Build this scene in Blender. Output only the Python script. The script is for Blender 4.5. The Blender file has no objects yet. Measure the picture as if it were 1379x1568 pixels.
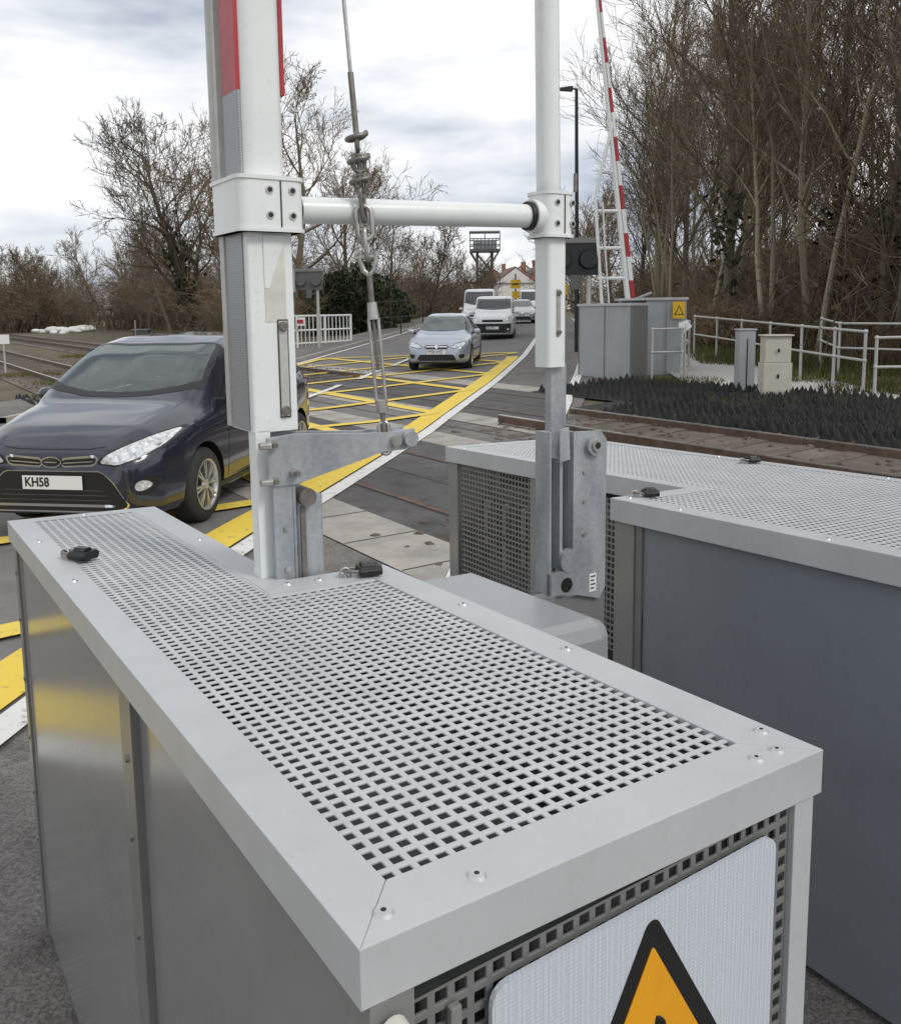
import bpy, bmesh, math, random
import numpy as np
from mathutils import Vector, Matrix
from mathutils.bvhtree import BVHTree
random.seed(7)
scene=bpy.context.scene
COL=scene.collection

# ------------------------------------------------------------ materials
MATS={}
def _nt(name):
    m=bpy.data.materials.new(name); m.use_nodes=True
    nt=m.node_tree; b=nt.nodes['Principled BSDF']
    MATS[name]=m
    return m,nt,b
def N(nt,t,**k):
    n=nt.nodes.new(t)
    for a,v in k.items(): setattr(n,a,v)
    return n
def mat(name,col,rough=.5,metal=0.0,var=.12,scale=6.0,bump=0.0,bscale=60.0,col2=None,thr=None,spec=None,detail=3,coat=0,grime=0):
    m,nt,b=_nt(name)
    tc=N(nt,'ShaderNodeTexCoord')
    nz=N(nt,'ShaderNodeTexNoise'); nz.inputs['Scale'].default_value=scale; nz.inputs['Detail'].default_value=detail
    nz.inputs['Roughness'].default_value=.65
    nt.links.new(tc.outputs['Object'],nz.inputs['Vector'])
    r=N(nt,'ShaderNodeValToRGB')
    c1=[max(0,c*(1-var)) for c in col]+[1]; c2=([min(1,c*(1+var)) for c in col] if col2 is None else list(col2))+[1]
    lo,hi=(.3,.7) if thr is None else thr
    r.color_ramp.elements[0].position=lo; r.color_ramp.elements[1].position=hi
    r.color_ramp.elements[0].color=c1; r.color_ramp.elements[1].color=c2
    nt.links.new(nz.outputs['Fac'],r.inputs['Fac'])
    out=r.outputs['Color']
    if grime:
        n3=N(nt,'ShaderNodeTexNoise'); n3.inputs['Scale'].default_value=38; n3.inputs['Detail'].default_value=6; n3.inputs['Roughness'].default_value=.8
        nt.links.new(tc.outputs['Object'],n3.inputs['Vector'])
        r3=N(nt,'ShaderNodeValToRGB'); r3.color_ramp.elements[0].position=.3; r3.color_ramp.elements[1].position=.45
        r3.color_ramp.elements[0].color=(.62,.58,.52,1); r3.color_ramp.elements[1].color=(1,1,1,1)
        nt.links.new(n3.outputs['Fac'],r3.inputs['Fac'])
        mx=N(nt,'ShaderNodeMix',data_type='RGBA',blend_type='MULTIPLY'); mx.inputs[0].default_value=grime
        nt.links.new(out,mx.inputs[6]); nt.links.new(r3.outputs[0],mx.inputs[7]); out=mx.outputs[2]
        mr=N(nt,'ShaderNodeMapRange'); mr.inputs['To Min'].default_value=rough*.75; mr.inputs['To Max'].default_value=min(1,rough*1.35)
        nt.links.new(n3.outputs['Fac'],mr.inputs['Value']); nt.links.new(mr.outputs[0],b.inputs['Roughness'])
    nt.links.new(out,b.inputs['Base Color'])
    b.inputs['Roughness'].default_value=rough; b.inputs['Metallic'].default_value=metal
    if spec is not None: b.inputs['Specular IOR Level'].default_value=spec
    if coat: b.inputs['Coat Weight'].default_value=coat; b.inputs['Coat Roughness'].default_value=.04
    if bump>0:
        n2=N(nt,'ShaderNodeTexNoise'); n2.inputs['Scale'].default_value=bscale; n2.inputs['Detail'].default_value=3
        nt.links.new(tc.outputs['Object'],n2.inputs['Vector'])
        bp=N(nt,'ShaderNodeBump'); bp.inputs['Strength'].default_value=bump; bp.inputs['Distance'].default_value=.02
        nt.links.new(n2.outputs['Fac'],bp.inputs['Height']); nt.links.new(bp.outputs['Normal'],b.inputs['Normal'])
    return m
def flat(name,col,rough=.9):
    """instanced vegetation: one colour per instance, varied by the object's own random value"""
    m,nt,b=_nt(name)
    oi=N(nt,'ShaderNodeObjectInfo'); r=N(nt,'ShaderNodeValToRGB')
    r.color_ramp.elements[0].color=(*[c*.72 for c in col],1); r.color_ramp.elements[1].color=(*[min(1,c*1.35) for c in col],1)
    nt.links.new(oi.outputs['Random'],r.inputs['Fac']); nt.links.new(r.outputs[0],b.inputs['Base Color'])
    b.inputs['Roughness'].default_value=rough; b.inputs['Specular IOR Level'].default_value=.2
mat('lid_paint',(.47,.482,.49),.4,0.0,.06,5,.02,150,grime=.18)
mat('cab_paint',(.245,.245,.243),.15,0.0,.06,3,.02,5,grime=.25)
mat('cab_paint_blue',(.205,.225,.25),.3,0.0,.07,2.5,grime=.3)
mat('housing_paint',(.3,.315,.325),.3,0.0,.07,4,grime=.3)
mat('cab_edge',(.2,.2,.198),.32,0.1,.08,8,grime=.4)
mat('cab_far',(.36,.38,.39),.5,0,.08,2)
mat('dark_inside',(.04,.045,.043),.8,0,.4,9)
mat('mesh_dark',(.12,.12,.12),.5,.3,.15,5)
mat('mesh_lid',(.5,.515,.52),.45,.1,.08,8,grime=.25)
mat('rivet',(.6,.6,.6),.3,.6,.05,30)
mat('white_paint',(.76,.78,.77),.28,0,.035,5,.01,30,grime=.25)
mat('white_old',(.62,.61,.54),.5,0,.12,14)
mat('red_paint',(.40,.025,.03),.35,0,.2,10,grime=.4)
mat('black_plastic',(.012,.012,.013),.38,0,.3,20)
mat('rubber',(.02,.02,.019),.8,0,.5,3)
mat('steel_dark',(.2,.185,.17),.42,.5,.3,40)
mat('steel_bolt',(.45,.44,.42),.35,.7,.2,50)
mat('concrete',(.36,.335,.3),.9,0,.2,3,.3,60,grime=.6)
mat('rail_rust',(.13,.085,.06),.7,.2,.35,8)
mat('rail_top',(.42,.39,.36),.3,.7,.3,8)
mat('sleeper',(.12,.1,.08),.9,0,.3,4)
flat('bark',(.14,.118,.09))
flat('bark_light',(.27,.24,.165))
flat('twig_brown',(.16,.128,.09))
flat('twig_rust',(.17,.12,.075))
flat('twig_red',(.17,.125,.09))
flat('leaf_dark',(.03,.045,.02),.7)
flat('leaf_ivy',(.05,.06,.028),.6)
flat('leaf_dry',(.15,.105,.055))
flat('grass',(.07,.1,.025))
mat('glass_dark',(.02,.025,.028),.03,0,.3,1.5,spec=.9)
mat('glass_screen',(.06,.075,.075),.03,0,.5,3,spec=1.0)  # paler base than glass_dark: sky reflection of the windscreen put into the colour
mat('trim_black',(.012,.012,.013),.45,0,.2,10)
mat('interior',(.09,.095,.1),.8,0,.2,10)
mat('seat',(.2,.205,.21),.85,0,.2,10)
mat('chrome',(.8,.8,.8),.12,1.0,.03,10)
mat('alloy',(.55,.56,.57),.28,.8,.05,10)
mat('tyre',(.025,.025,.025),.8,0,.2,10)
mat('lamp_glass',(.62,.64,.64),.08,.25,.45,32,spec=1.0)
mat('lamp_red',(.35,.01,.01),.2,0,.1,10)
mat('plate_white',(.82,.82,.8),.4,0,.02,5)
mat('ink',(.01,.01,.01),.5,0,.05,5)
mat('navy',(.016,.019,.033),.2,.15,.1,3,coat=1)
mat('silver_blue',(.42,.46,.53),.3,.5,.04,3,coat=.8)
mat('van_white',(.72,.73,.73),.3,0,.03,3,coat=.5)
mat('silver',(.48,.49,.5),.3,.5,.04,3,coat=.8)
mat('lamp_post_black',(.015,.016,.018),.4,0,.1,5)
mat('orange',(.78,.35,.01),.5,0,.06,12)
mat('sticker',(.75,.76,.74),.5,0,.03,9)
mat('gravel_white',(.36,.34,.31),.95,0,.1,28,.9,40,col2=(.75,.72,.68),thr=(.4,.62))
mat('brick',(.3,.14,.09),.9,0,.2,5)
mat('render_white',(.7,.68,.64),.9,0,.06,3)
mat('roof_tile',(.17,.11,.085),.8,0,.2,6)
mat('beige_box',(.52,.5,.41),.5,0,.06,4,grime=.4)
mat('galv_rail',(.5,.5,.48),.5,.3,.1,20)
mat('sign_yellow',(.75,.45,.02),.5,0,.05,6)
mat('tarp_white',(.7,.7,.68),.6,0,.15,5)
def glassmat():
    m,nt,b=_nt('car_glass'); out=nt.nodes['Material Output']
    t=N(nt,'ShaderNodeBsdfTransparent'); t.inputs[0].default_value=(.78,.88,.86,1)
    g=N(nt,'ShaderNodeBsdfGlossy'); g.inputs['Roughness'].default_value=.02; g.inputs[0].default_value=(.85,.93,.92,1)
    fr=N(nt,'ShaderNodeFresnel'); fr.inputs[0].default_value=1.5
    ma=N(nt,'ShaderNodeMath',operation='MULTIPLY_ADD'); ma.inputs[1].default_value=1.25; ma.inputs[2].default_value=.07; nt.links.new(fr.outputs[0],ma.inputs[0])
    mx=N(nt,'ShaderNodeMixShader'); nt.links.new(ma.outputs[0],mx.inputs[0]); nt.links.new(t.outputs[0],mx.inputs[1]); nt.links.new(g.outputs[0],mx.inputs[2]); nt.links.new(mx.outputs[0],out.inputs[0])
glassmat()
def galv():
    m,nt,b=_nt('galvanised')
    tc=N(nt,'ShaderNodeTexCoord')
    v=N(nt,'ShaderNodeTexVoronoi'); v.inputs['Scale'].default_value=110
    nz=N(nt,'ShaderNodeTexNoise'); nz.inputs['Scale'].default_value=14; nz.inputs['Detail'].default_value=5
    mp=N(nt,'ShaderNodeMapping'); mp.inputs['Scale'].default_value=(1,1,.35)
    nt.links.new(tc.outputs['Object'],v.inputs['Vector']); nt.links.new(tc.outputs['Object'],mp.inputs['Vector'])
    nt.links.new(mp.outputs[0],nz.inputs['Vector'])
    sep=N(nt,'ShaderNodeSeparateColor'); nt.links.new(v.outputs['Color'],sep.inputs[0])
    mx=N(nt,'ShaderNodeMath',operation='MULTIPLY_ADD'); nt.links.new(sep.outputs[0],mx.inputs[0]); mx.inputs[1].default_value=.14
    nt.links.new(nz.outputs['Fac'],mx.inputs[2])
    r=N(nt,'ShaderNodeValToRGB'); nt.links.new(mx.outputs[0],r.inputs['Fac'])
    r.color_ramp.elements[0].position=.33; r.color_ramp.elements[0].color=(.25,.268,.285,1)
    r.color_ramp.elements[1].position=.8; r.color_ramp.elements[1].color=(.44,.46,.48,1)
    nt.links.new(r.outputs[0],b.inputs['Base Color'])
    b.inputs['Metallic'].default_value=.3; b.inputs['Roughness'].default_value=.42
galv()
def retro(name,ca,cb,scale=180):
    m,nt,b=_nt(name)
    tc=N(nt,'ShaderNodeTexCoord')
    v=N(nt,'ShaderNodeTexVoronoi'); v.inputs['Scale'].default_value=scale; v.inputs['Randomness'].default_value=.15
    nt.links.new(tc.outputs['Object'],v.inputs['Vector'])
    r=N(nt,'ShaderNodeValToRGB'); nt.links.new(v.outputs['Distance'],r.inputs['Fac'])
    r.color_ramp.elements[0].position=.25; r.color_ramp.elements[0].color=(*ca,1)
    r.color_ramp.elements[1].position=.6; r.color_ramp.elements[1].color=(*cb,1)
    nt.links.new(r.outputs[0],b.inputs['Base Color']); b.inputs['Roughness'].default_value=.35
retro('retro_grey',(.38,.4,.42),(.22,.23,.25))
retro('retro_white',(.62,.66,.72),(.5,.54,.6),220)
def asphalt(name,base,patch,spk=.5,stain=.5):
    m,nt,b=_nt(name)
    tc=N(nt,'ShaderNodeTexCoord')
    a=N(nt,'ShaderNodeTexNoise'); a.inputs['Scale'].default_value=.6; a.inputs['Detail'].default_value=5; a.inputs['Roughness'].default_value=.7
    f=N(nt,'ShaderNodeTexNoise'); f.inputs['Scale'].default_value=110; f.inputs['Detail'].default_value=2
    s=N(nt,'ShaderNodeTexNoise'); s.inputs['Scale'].default_value=3.2; s.inputs['Detail'].default_value=6; s.inputs['Roughness'].default_value=.75
    for n in (a,f,s): nt.links.new(tc.outputs['Object'],n.inputs['Vector'])
    r=N(nt,'ShaderNodeValToRGB'); nt.links.new(a.outputs['Fac'],r.inputs['Fac'])
    r.color_ramp.elements[0].position=.35; r.color_ramp.elements[0].color=(*base,1)
    r.color_ramp.elements[1].position=.68; r.color_ramp.elements[1].color=(*patch,1)
    r2=N(nt,'ShaderNodeValToRGB'); nt.links.new(f.outputs['Fac'],r2.inputs['Fac'])
    r2.color_ramp.elements[0].position=.35; r2.color_ramp.elements[0].color=(.5,.5,.5,1)
    r2.color_ramp.elements[1].position=.66; r2.color_ramp.elements[1].color=(1.5,1.5,1.5,1)
    r3=N(nt,'ShaderNodeValToRGB'); nt.links.new(s.outputs['Fac'],r3.inputs['Fac'])
    r3.color_ramp.elements[0].position=.36; r3.color_ramp.elements[0].color=(.6,.58,.57,1)
    r3.color_ramp.elements[1].position=.52; r3.color_ramp.elements[1].color=(1,1,1,1)
    mx=N(nt,'ShaderNodeMix',data_type='RGBA',blend_type='MULTIPLY'); mx.inputs[0].default_value=spk
    nt.links.new(r.outputs[0],mx.inputs[6]); nt.links.new(r2.outputs[0],mx.inputs[7])
    m2=N(nt,'ShaderNodeMix',data_type='RGBA',blend_type='MULTIPLY'); m2.inputs[0].default_value=stain
    nt.links.new(mx.outputs[2],m2.inputs[6]); nt.links.new(r3.outputs[0],m2.inputs[7])
    nt.links.new(m2.outputs[2],b.inputs['Base Color']); b.inputs['Roughness'].default_value=.85
    bp=N(nt,'ShaderNodeBump'); bp.inputs['Strength'].default_value=.5; bp.inputs['Distance'].default_value=.01
    nt.links.new(f.outputs['Fac'],bp.inputs['Height']); nt.links.new(bp.outputs[0],b.inputs['Normal'])
asphalt('asphalt',(.155,.148,.143),(.21,.2,.19))
asphalt('asphalt_path',(.14,.132,.125),(.21,.195,.18),.8,.9)
asphalt('crossing_rubber',(.075,.072,.072),(.13,.122,.117),stain=.8)
asphalt('ballast',(.1,.08,.065),(.2,.165,.135),.9)
asphalt('terrain_soil',(.07,.06,.03),(.17,.14,.08),.6)
def paint_line(name,col,under,t=(.33,.43)):
    m,nt,b=_nt(name)
    tc=N(nt,'ShaderNodeTexCoord')
    a=N(nt,'ShaderNodeTexNoise'); a.inputs['Scale'].default_value=14; a.inputs['Detail'].default_value=7; a.inputs['Roughness'].default_value=.75
    nt.links.new(tc.outputs['Object'],a.inputs['Vector'])
    r=N(nt,'ShaderNodeValToRGB'); nt.links.new(a.outputs['Fac'],r.inputs['Fac'])
    r.color_ramp.elements[0].position=t[0]; r.color_ramp.elements[0].color=(*under,1)
    r.color_ramp.elements[1].position=t[1]; r.color_ramp.elements[1].color=(*col,1)
    nt.links.new(r.outputs[0],b.inputs['Base Color']); b.inputs['Roughness'].default_value=.7
paint_line('line_yellow',(.78,.57,.07),(.3,.25,.1))
paint_line('line_yellow_pale',(.78,.58,.09),(.3,.25,.12),(.34,.44))
paint_line('line_white',(.72,.71,.68),(.3,.29,.28),(.36,.46))

# ------------------------------------------------------------ builder
class B:
    def __init__(s): s.v=[]; s.f=[]; s.m=[]; s.mats=[]; s.sm=[]
    def mi(s,n):
        if n not in s.mats: s.mats.append(n)
        return s.mats.index(n)
    def add(s,vs,fs,m,smooth=False):
        o=len(s.v); s.v.extend([tuple(v) for v in vs]); k=s.mi(m)
        for f in fs: s.f.append([i+o for i in f]); s.m.append(k); s.sm.append(smooth)
    def hexa(s,c,m):
        s.add(c,[(3,2,1,0),(4,5,6,7),(0,1,5,4),(1,2,6,5),(2,3,7,6),(3,0,4,7)],m)
    def obox(s,o,a,b,c,m):
        o=Vector(o);a=Vector(a);b=Vector(b);c=Vector(c)
        s.hexa([o,o+a,o+a+b,o+b,o+c,o+a+c,o+a+b+c,o+b+c],m)
    def box(s,x0,x1,y0,y1,z0,z1,m): s.obox((x0,y0,z0),(x1-x0,0,0),(0,y1-y0,0),(0,0,z1-z0),m)
    def cyl(s,p1,p2,r1,r2=None,seg=12,m='steel_dark',caps=True):
        p1=Vector(p1);p2=Vector(p2); r2=r1 if r2 is None else r2
        d=(p2-p1).normalized(); a=d.orthogonal().normalized(); b=d.cross(a)
        vs=[];fs=[]
        for p,r in((p1,r1),(p2,r2)):
            for i in range(seg):
                t=2*math.pi*i/seg; vs.append(p+r*(math.cos(t)*a+math.sin(t)*b))
        for i in range(seg): j=(i+1)%seg; fs.append((i,j,seg+j,seg+i))
        s.add(vs,fs,m,True)
        if caps:
            s.add(vs[:seg],[tuple(range(seg))[::-1]],m); s.add(vs[seg:],[tuple(range(seg))],m)
    def path(s,pts,r,seg=8,m='steel_dark',closed=False):
        pts=[Vector(p) for p in pts]; n=len(pts); vs=[];fs=[]
        ref=None
        for i,p in enumerate(pts):
            if closed: d=(pts[(i+1)%n]-pts[i-1])
            else: d=pts[min(i+1,n-1)]-pts[max(i-1,0)]
            d.normalize()
            if ref is None: a=d.orthogonal().normalized()
            else: a=(ref-d*ref.dot(d)).normalized()
            ref=a; b=d.cross(a)
            rr=r[i] if isinstance(r,(list,tuple)) else r
            for k in range(seg):
                t=2*math.pi*k/seg; vs.append(p+rr*(math.cos(t)*a+math.sin(t)*b))
        for i in range(n if closed else n-1):
            i2=(i+1)%n
            for k in range(seg):
                k2=(k+1)%seg; fs.append((i*seg+k,i*seg+k2,i2*seg+k2,i2*seg+k))
        s.add(vs,fs,m,True)
        if not closed:
            s.add(vs[:seg],[tuple(range(seg))[::-1]],m); s.add(vs[-seg:],[tuple(range(seg))],m)
    def prism(s,poly,ext,m):
        ext=Vector(ext); poly=[Vector(p) for p in poly]; n=len(poly)
        vs=poly+[p+ext for p in poly]
        fs=[tuple(range(n)),tuple(range(n,2*n))[::-1]]+[(i,n+i,n+(i+1)%n,(i+1)%n) for i in range(n)]
        s.add(vs,fs,m)
    def ball(s,c,r,m,sx=1,sy=1,sz=1,seg=12,ring=8,M=None):
        vs=[];fs=[]
        for i in range(ring+1):
            a=math.pi*i/ring
            for j in range(seg):
                t=2*math.pi*j/seg
                v=Vector((r*sx*math.sin(a)*math.cos(t),r*sy*math.sin(a)*math.sin(t),r*sz*math.cos(a)))
                if M: v=M@v
                vs.append(Vector(c)+v)
        for i in range(ring):
            for j in range(seg):
                k=(j+1)%seg; fs.append((i*seg+j,(i+1)*seg+j,(i+1)*seg+k,i*seg+k))
        s.add(vs,fs,m,True)
    def perf(s,o,u,v,nu,nv,hole,th,m):
        o=Vector(o);u=Vector(u);v=Vector(v); h=(1-hole)/2; w=Vector(th)
        for i in range(nu):
            for j in range(nv):
                q=o+u*i+v*j
                O=[q,q+u,q+u+v,q+v]
                I=[q+u*h+v*h,q+u*(1-h)+v*h,q+u*(1-h)+v*(1-h),q+u*h+v*(1-h)]
                L=[p+w for p in I]
                s.add(O+I+L,[(0,1,5,4),(1,2,6,5),(2,3,7,6),(3,0,4,7),(4,5,9,8),(5,6,10,9),(6,7,11,10),(7,4,8,11)],m)
    def build(s,name,loc=(0,0,0),rot=0,bevel=0,fixn=True,parent=None):
        me=bpy.data.meshes.new(name); me.from_pydata(s.v,[],s.f)
        for n in s.mats: me.materials.append(MATS[n])
        me.polygons.foreach_set('material_index',s.m); me.polygons.foreach_set('use_smooth',s.sm)
        me.update()
        if fixn:
            bm=bmesh.new(); bm.from_mesh(me); bmesh.ops.recalc_face_normals(bm,faces=bm.faces); bm.to_mesh(me); bm.free()
        ob=bpy.data.objects.new(name,me); COL.objects.link(ob); ob.location=loc; ob.rotation_euler=(0,0,rot)
        if bevel:
            md=ob.modifiers.new('bevel','BEVEL'); md.width=bevel; md.segments=2; md.limit_method='ANGLE'; md.angle_limit=math.radians(50)
        if parent: ob.parent=parent
        return ob

# ------------------------------------------------------------ ground profile (c = distance across the railway, s along it)
NC=Vector((.8305,.557,0)); TS=Vector((-.557,.8305,0))
KN=[(-2000,0),(7,0),(32,1.0),(40,1.15),(60,1.3),(3000,1.35)]
def zc(c): return float(np.interp(c,[k[0] for k in KN],[k[1] for k in KN]))
def gz(x,y): return zc(NC.x*x+NC.y*y)
def cs(c,s,z=0): p=NC*c+TS*s; return Vector((p.x,p.y,zc(c)+z))
def sheet_poly(b,poly,off,m):
    bm=bmesh.new(); vs=[bm.verts.new((p[0],p[1],0)) for p in poly]; bm.faces.new(vs)
    n=Vector((NC.x,NC.y,0)).normalized()
    d=[n.dot(Vector((p[0],p[1],0))) for p in poly]
    for kk in (7,32,40,60):
        if min(d)<kk<max(d): bmesh.ops.bisect_plane(bm,geom=bm.verts[:]+bm.edges[:]+bm.faces[:],plane_co=n*kk,plane_no=n)
    bmesh.ops.triangulate(bm,faces=bm.faces[:])
    bm.verts.index_update()
    b.add([(v.co.x,v.co.y,gz(v.co.x,v.co.y)+off) for v in bm.verts],[[v.index for v in f.verts] for f in bm.faces],m)
    bm.free()

g=B()
cl=[-2000,-600,-200,-60,-20,-5,0,3,7,12,17,24,32,40,60,100,200,500,1200,3000]
sl=[-2000,-600,-200,-60,-20,0,20,40,60,100,150,250,500,1200,3000]
vs=[cs(c,s,-.03) for c in cl for s in sl]
fs=[(i*len(sl)+j,(i+1)*len(sl)+j,(i+1)*len(sl)+j+1,i*len(sl)+j+1) for i in range(len(cl)-1) for j in range(len(sl)-1)]
g.add(vs,fs,'terrain_soil'); g.build('ground')

RE=[(-2.95,-6),(-2.45,0),(-2.0,3.9),(-1.70,6.5),(-1.33,8.2),(-.97,10),(.10,15.4),(1.05,20),(2.35,27.3),(4.3,41),(6.4,58),(7.5,80),(6,120),(0,200)]
def re_pts(off,y0=-6,y1=200,step=.5):
    P=np.array(RE); ys=np.arange(y0,y1+.01,step); xs=np.interp(ys,P[:,1],P[:,0])
    k=np.ones(5)/5; xp=np.convolve(np.pad(xs,2,mode='edge'),k,'valid')
    dx=np.gradient(xp,ys); out=[]
    for x,y,d in zip(xp,ys,dx):
        l=math.hypot(1,d); out.append((x+off*1/l,y-off*d/l))
    return out
def ribbon(b,o1,o2,z,m,y0=-6,y1=200,step=.5):
    a=re_pts(o1,y0,y1,step); c=re_pts(o2,y0,y1,step)
    vs=[];fs=[]
    K=max(1,int(abs(o2-o1)/.5))
    for i in range(len(a)):
        for k in range(K+1):
            x=a[i][0]+(c[i][0]-a[i][0])*k/K; y=a[i][1]+(c[i][1]-a[i][1])*k/K
            vs.append((x,y,gz(x,y)+z))
    for i in range(len(a)-1):
        for k in range(K): q=i*(K+1)+k; fs.append((q,q+1,q+K+2,q+K+1))
    b.add(vs,fs,m)
b=B(); ribbon(b,.0,-7.6,0.0,'asphalt'); b.build('road')
b=B(); ribbon(b,2.2,0,-.004,'asphalt_path'); 
sheet_poly(b,[(-2.3,-4),(4,-4),(4,2.5),(1.2,4.6),(-.9,5.2),(-1.9,5.5)],-.008,'asphalt_path')
b.build('footpath')
b=B(); ribbon(b,-7.6,-9.6,.1,'asphalt_path',14,200)
a=re_pts(-7.6,14,200)
b.add([(x,y,gz(x,y)-.03) for x,y in a]+[(x,y,gz(x,y)+.102) for x,y in a],[(i,i+1,len(a)+i+1,len(a)+i) for i in range(len(a)-1)],'concrete')
ribbon(b,-7.6,-7.75,.104,'concrete',14,200)
b.build('pavement')
b=B(); ribbon(b,2.2,2.32,.05,'concrete',21,80)
a=re_pts(2.2,21,80); b.add([(x,y,gz(x,y)-.03) for x,y in a]+[(x,y,gz(x,y)+.05) for x,y in a],[(i,i+1,len(a)+i+1,len(a)+i) for i in range(len(a)-1)],'concrete'); b.build('kerb')

b=B()
def band(c0,c1,m,z,o0=1.95,o1=-7.7):
    def hit(c,off):
        pts=re_pts(off,-6,60,.1)
        best=min(pts,key=lambda p:abs(NC.x*p[0]+NC.y*p[1]-c)); return TS.x*best[0]+TS.y*best[1]
    cc=[c0]+[k for k in (7,) if c0<k<c1]+[c1]
    rows=[(c,hit(c,o0),hit(c,o1)) for c in cc]; vs=[]
    n=24
    for c,s0,s1 in rows:
        for i in range(n+1): vs.append(cs(c,s0+(s1-s0)*i/n,z))
    fs=[(r*(n+1)+i,r*(n+1)+i+1,(r+1)*(n+1)+i+1,(r+1)*(n+1)+i) for r in range(len(rows)-1) for i in range(n)]
    b.add(vs,fs,m)
band(3.75,6.5,'crossing_rubber',.005); band(8.6,11.2,'crossing_rubber',.005)
for c0,c1 in((3.05,3.75),(6.5,7.15),(8.0,8.6),(11.2,11.85)): band(c0,c1,'concrete',.006)
for c in (4.3,5.8,9.2,10.7):
    band(c-.06,c+.07,'ink',.009); band(c-.035,c+.035,'rail_rust',.013)
for c in (5.05,7.6,9.95): band(c-.012,c+.012,'ink',.009)
for s in np.arange(2.5,16,.9):
    for c0,c1 in((3.06,3.74),(6.51,7.0),(8.02,8.58)):
        p=cs(c0,s)
        dx=np.interp(p.y,[a[1] for a in RE],[a[0] for a in RE])
        if dx-7.4<p.x<dx+1.7: 
            b.add([cs(c0,s,.0095),cs(c1,s,.0095),cs(c1,s+.015,.0095),cs(c0,s+.015,.0095)],[(0,1,2,3)],'ink')
b.build('crossing_surface')

b=B()
ribbon(b,-.09,.09,.018,'line_white',-6,60)
ribbon(b,-.48,-.12,.0185,'line_yellow',-6,27)
ribbon(b,1.72,1.88,.018,'line_white',5.2,7.4,.2); ribbon(b,1.85,2.0,.018,'line_white',13.6,17.5,.5)
ribbon(b,1.75,1.95,.018,'line_white',18.0,60,.5)
for y0,y1 in ((12.5,15),(17.2,20.2),(21.5,24.0),(25,28),(34,36),(40,42),(46,48),(52,54)): ribbon(b,-3.75,-3.6,.03,'line_white',y0,y1)
ribbon(b,-7.35,-7.2,.018,'line_white',20,80)
b.build('edge_line_marking')
b=B()
def rp(off,y):
    P=np.array(RE); x=float(np.interp(y,P[:,1],P[:,0])); return (x+off*.98,y-off*.19)
def strip(p,q,w,m,z):
    P=Vector((*p,0));Q=Vector((*q,0)); d=(Q-P); L=d.length; d/=L; n=Vector((-d.y,d.x,0))*w/2
    k=max(2,int(L/.4)); vs=[]
    for i in range(k+1):
        c=P+d*L*i/k
        for sg in(-1,1): e=c+n*sg; vs.append((e.x,e.y,gz(e.x,e.y)+z))
    b.add(vs,[(2*i,2*i+1,2*i+3,2*i+2) for i in range(k)],m)
Y0,Y1=2.0,28.5
def hatch(sgn,z):
    for k in np.arange(-8,38,3.3):
        a=(-.3,k); e=(-7.0,k+sgn*7.0)
        (o0,ya),(o1,yb)=a,e
        t0,t1=0,1
        for lim,side in((Y0,1),(Y1,-1)):
            fa=(ya-lim)*side; fb=(yb-lim)*side
            if fa<0 and fb<0: t0=2;break
            if fa<0: t0=max(t0,fa/(fa-fb))
            if fb<0: t1=min(t1,fa/(fa-fb))
        if t0>=t1-.03: continue
        strip(rp(o0+(o1-o0)*t0,ya+(yb-ya)*t0),rp(o0+(o1-o0)*t1,ya+(yb-ya)*t1),.24,'line_yellow_pale' ,z)
hatch(1,.021); hatch(-1,.0245)
strip(rp(-.3,Y1),rp(-7,Y1),.24,'line_yellow_pale',.0275)
strip(rp(-7.0,2),rp(-7.0,Y1),.24,'line_yellow_pale',.0275)
b.build('yellow_box_marking')

def track(name,cc,s0,s1):
    b=B()
    k=int((s1-s0)/1)+1; vs=[]
    for i in range(k+1):
        s=s0+(s1-s0)*i/k
        for q in (-1.75,0,1.75): vs.append(cs(cc+q,s,-.008))
    b.add(vs,[(3*i+j,3*i+j+1,3*i+j+4,3*i+j+3) for i in range(k) for j in range(2)],'ballast')
    s=s0
    while s<s1:
        o=cs(cc-1.3,s,-.03); b.obox(o,NC*2.6+Vector((0,0,zc(cc+1.3)-zc(cc-1.3))),TS*.25,(0,0,.035),'sleeper'); s+=.68
    for r in (-.75,.75):
        o=cs(cc+r-.035,s0,0); o.z=zc(cc)+.0
        b.obox(o,NC*.07,TS*(s1-s0),(0,0,.11),'rail_rust')
        o=o+Vector((0,0,.111)); b.obox(o,NC*.07,TS*(s1-s0),(0,0,.012),'rail_top')
    R=random.Random(int(cc*10+s0))
    for i in range(int(min(s1-s0,30)*60)):
        c=cc+R.uniform(-1.7,1.7); s=s0+R.random()*min(s1-s0,30); r=R.uniform(.02,.05); p=cs(c,s,.0)
        b.ball(p,r,'ballast',1.3,1,.8,4,3,Matrix.Rotation(R.random()*3,3,'Z'))
    return b.build(name)
track('railway_track',5.05,17.2,170); track('railway_track',9.95,20.2,170)
track('railway_track',9.0,-10,10.9); track('railway_track',5.05,-10,6.3)
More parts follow.
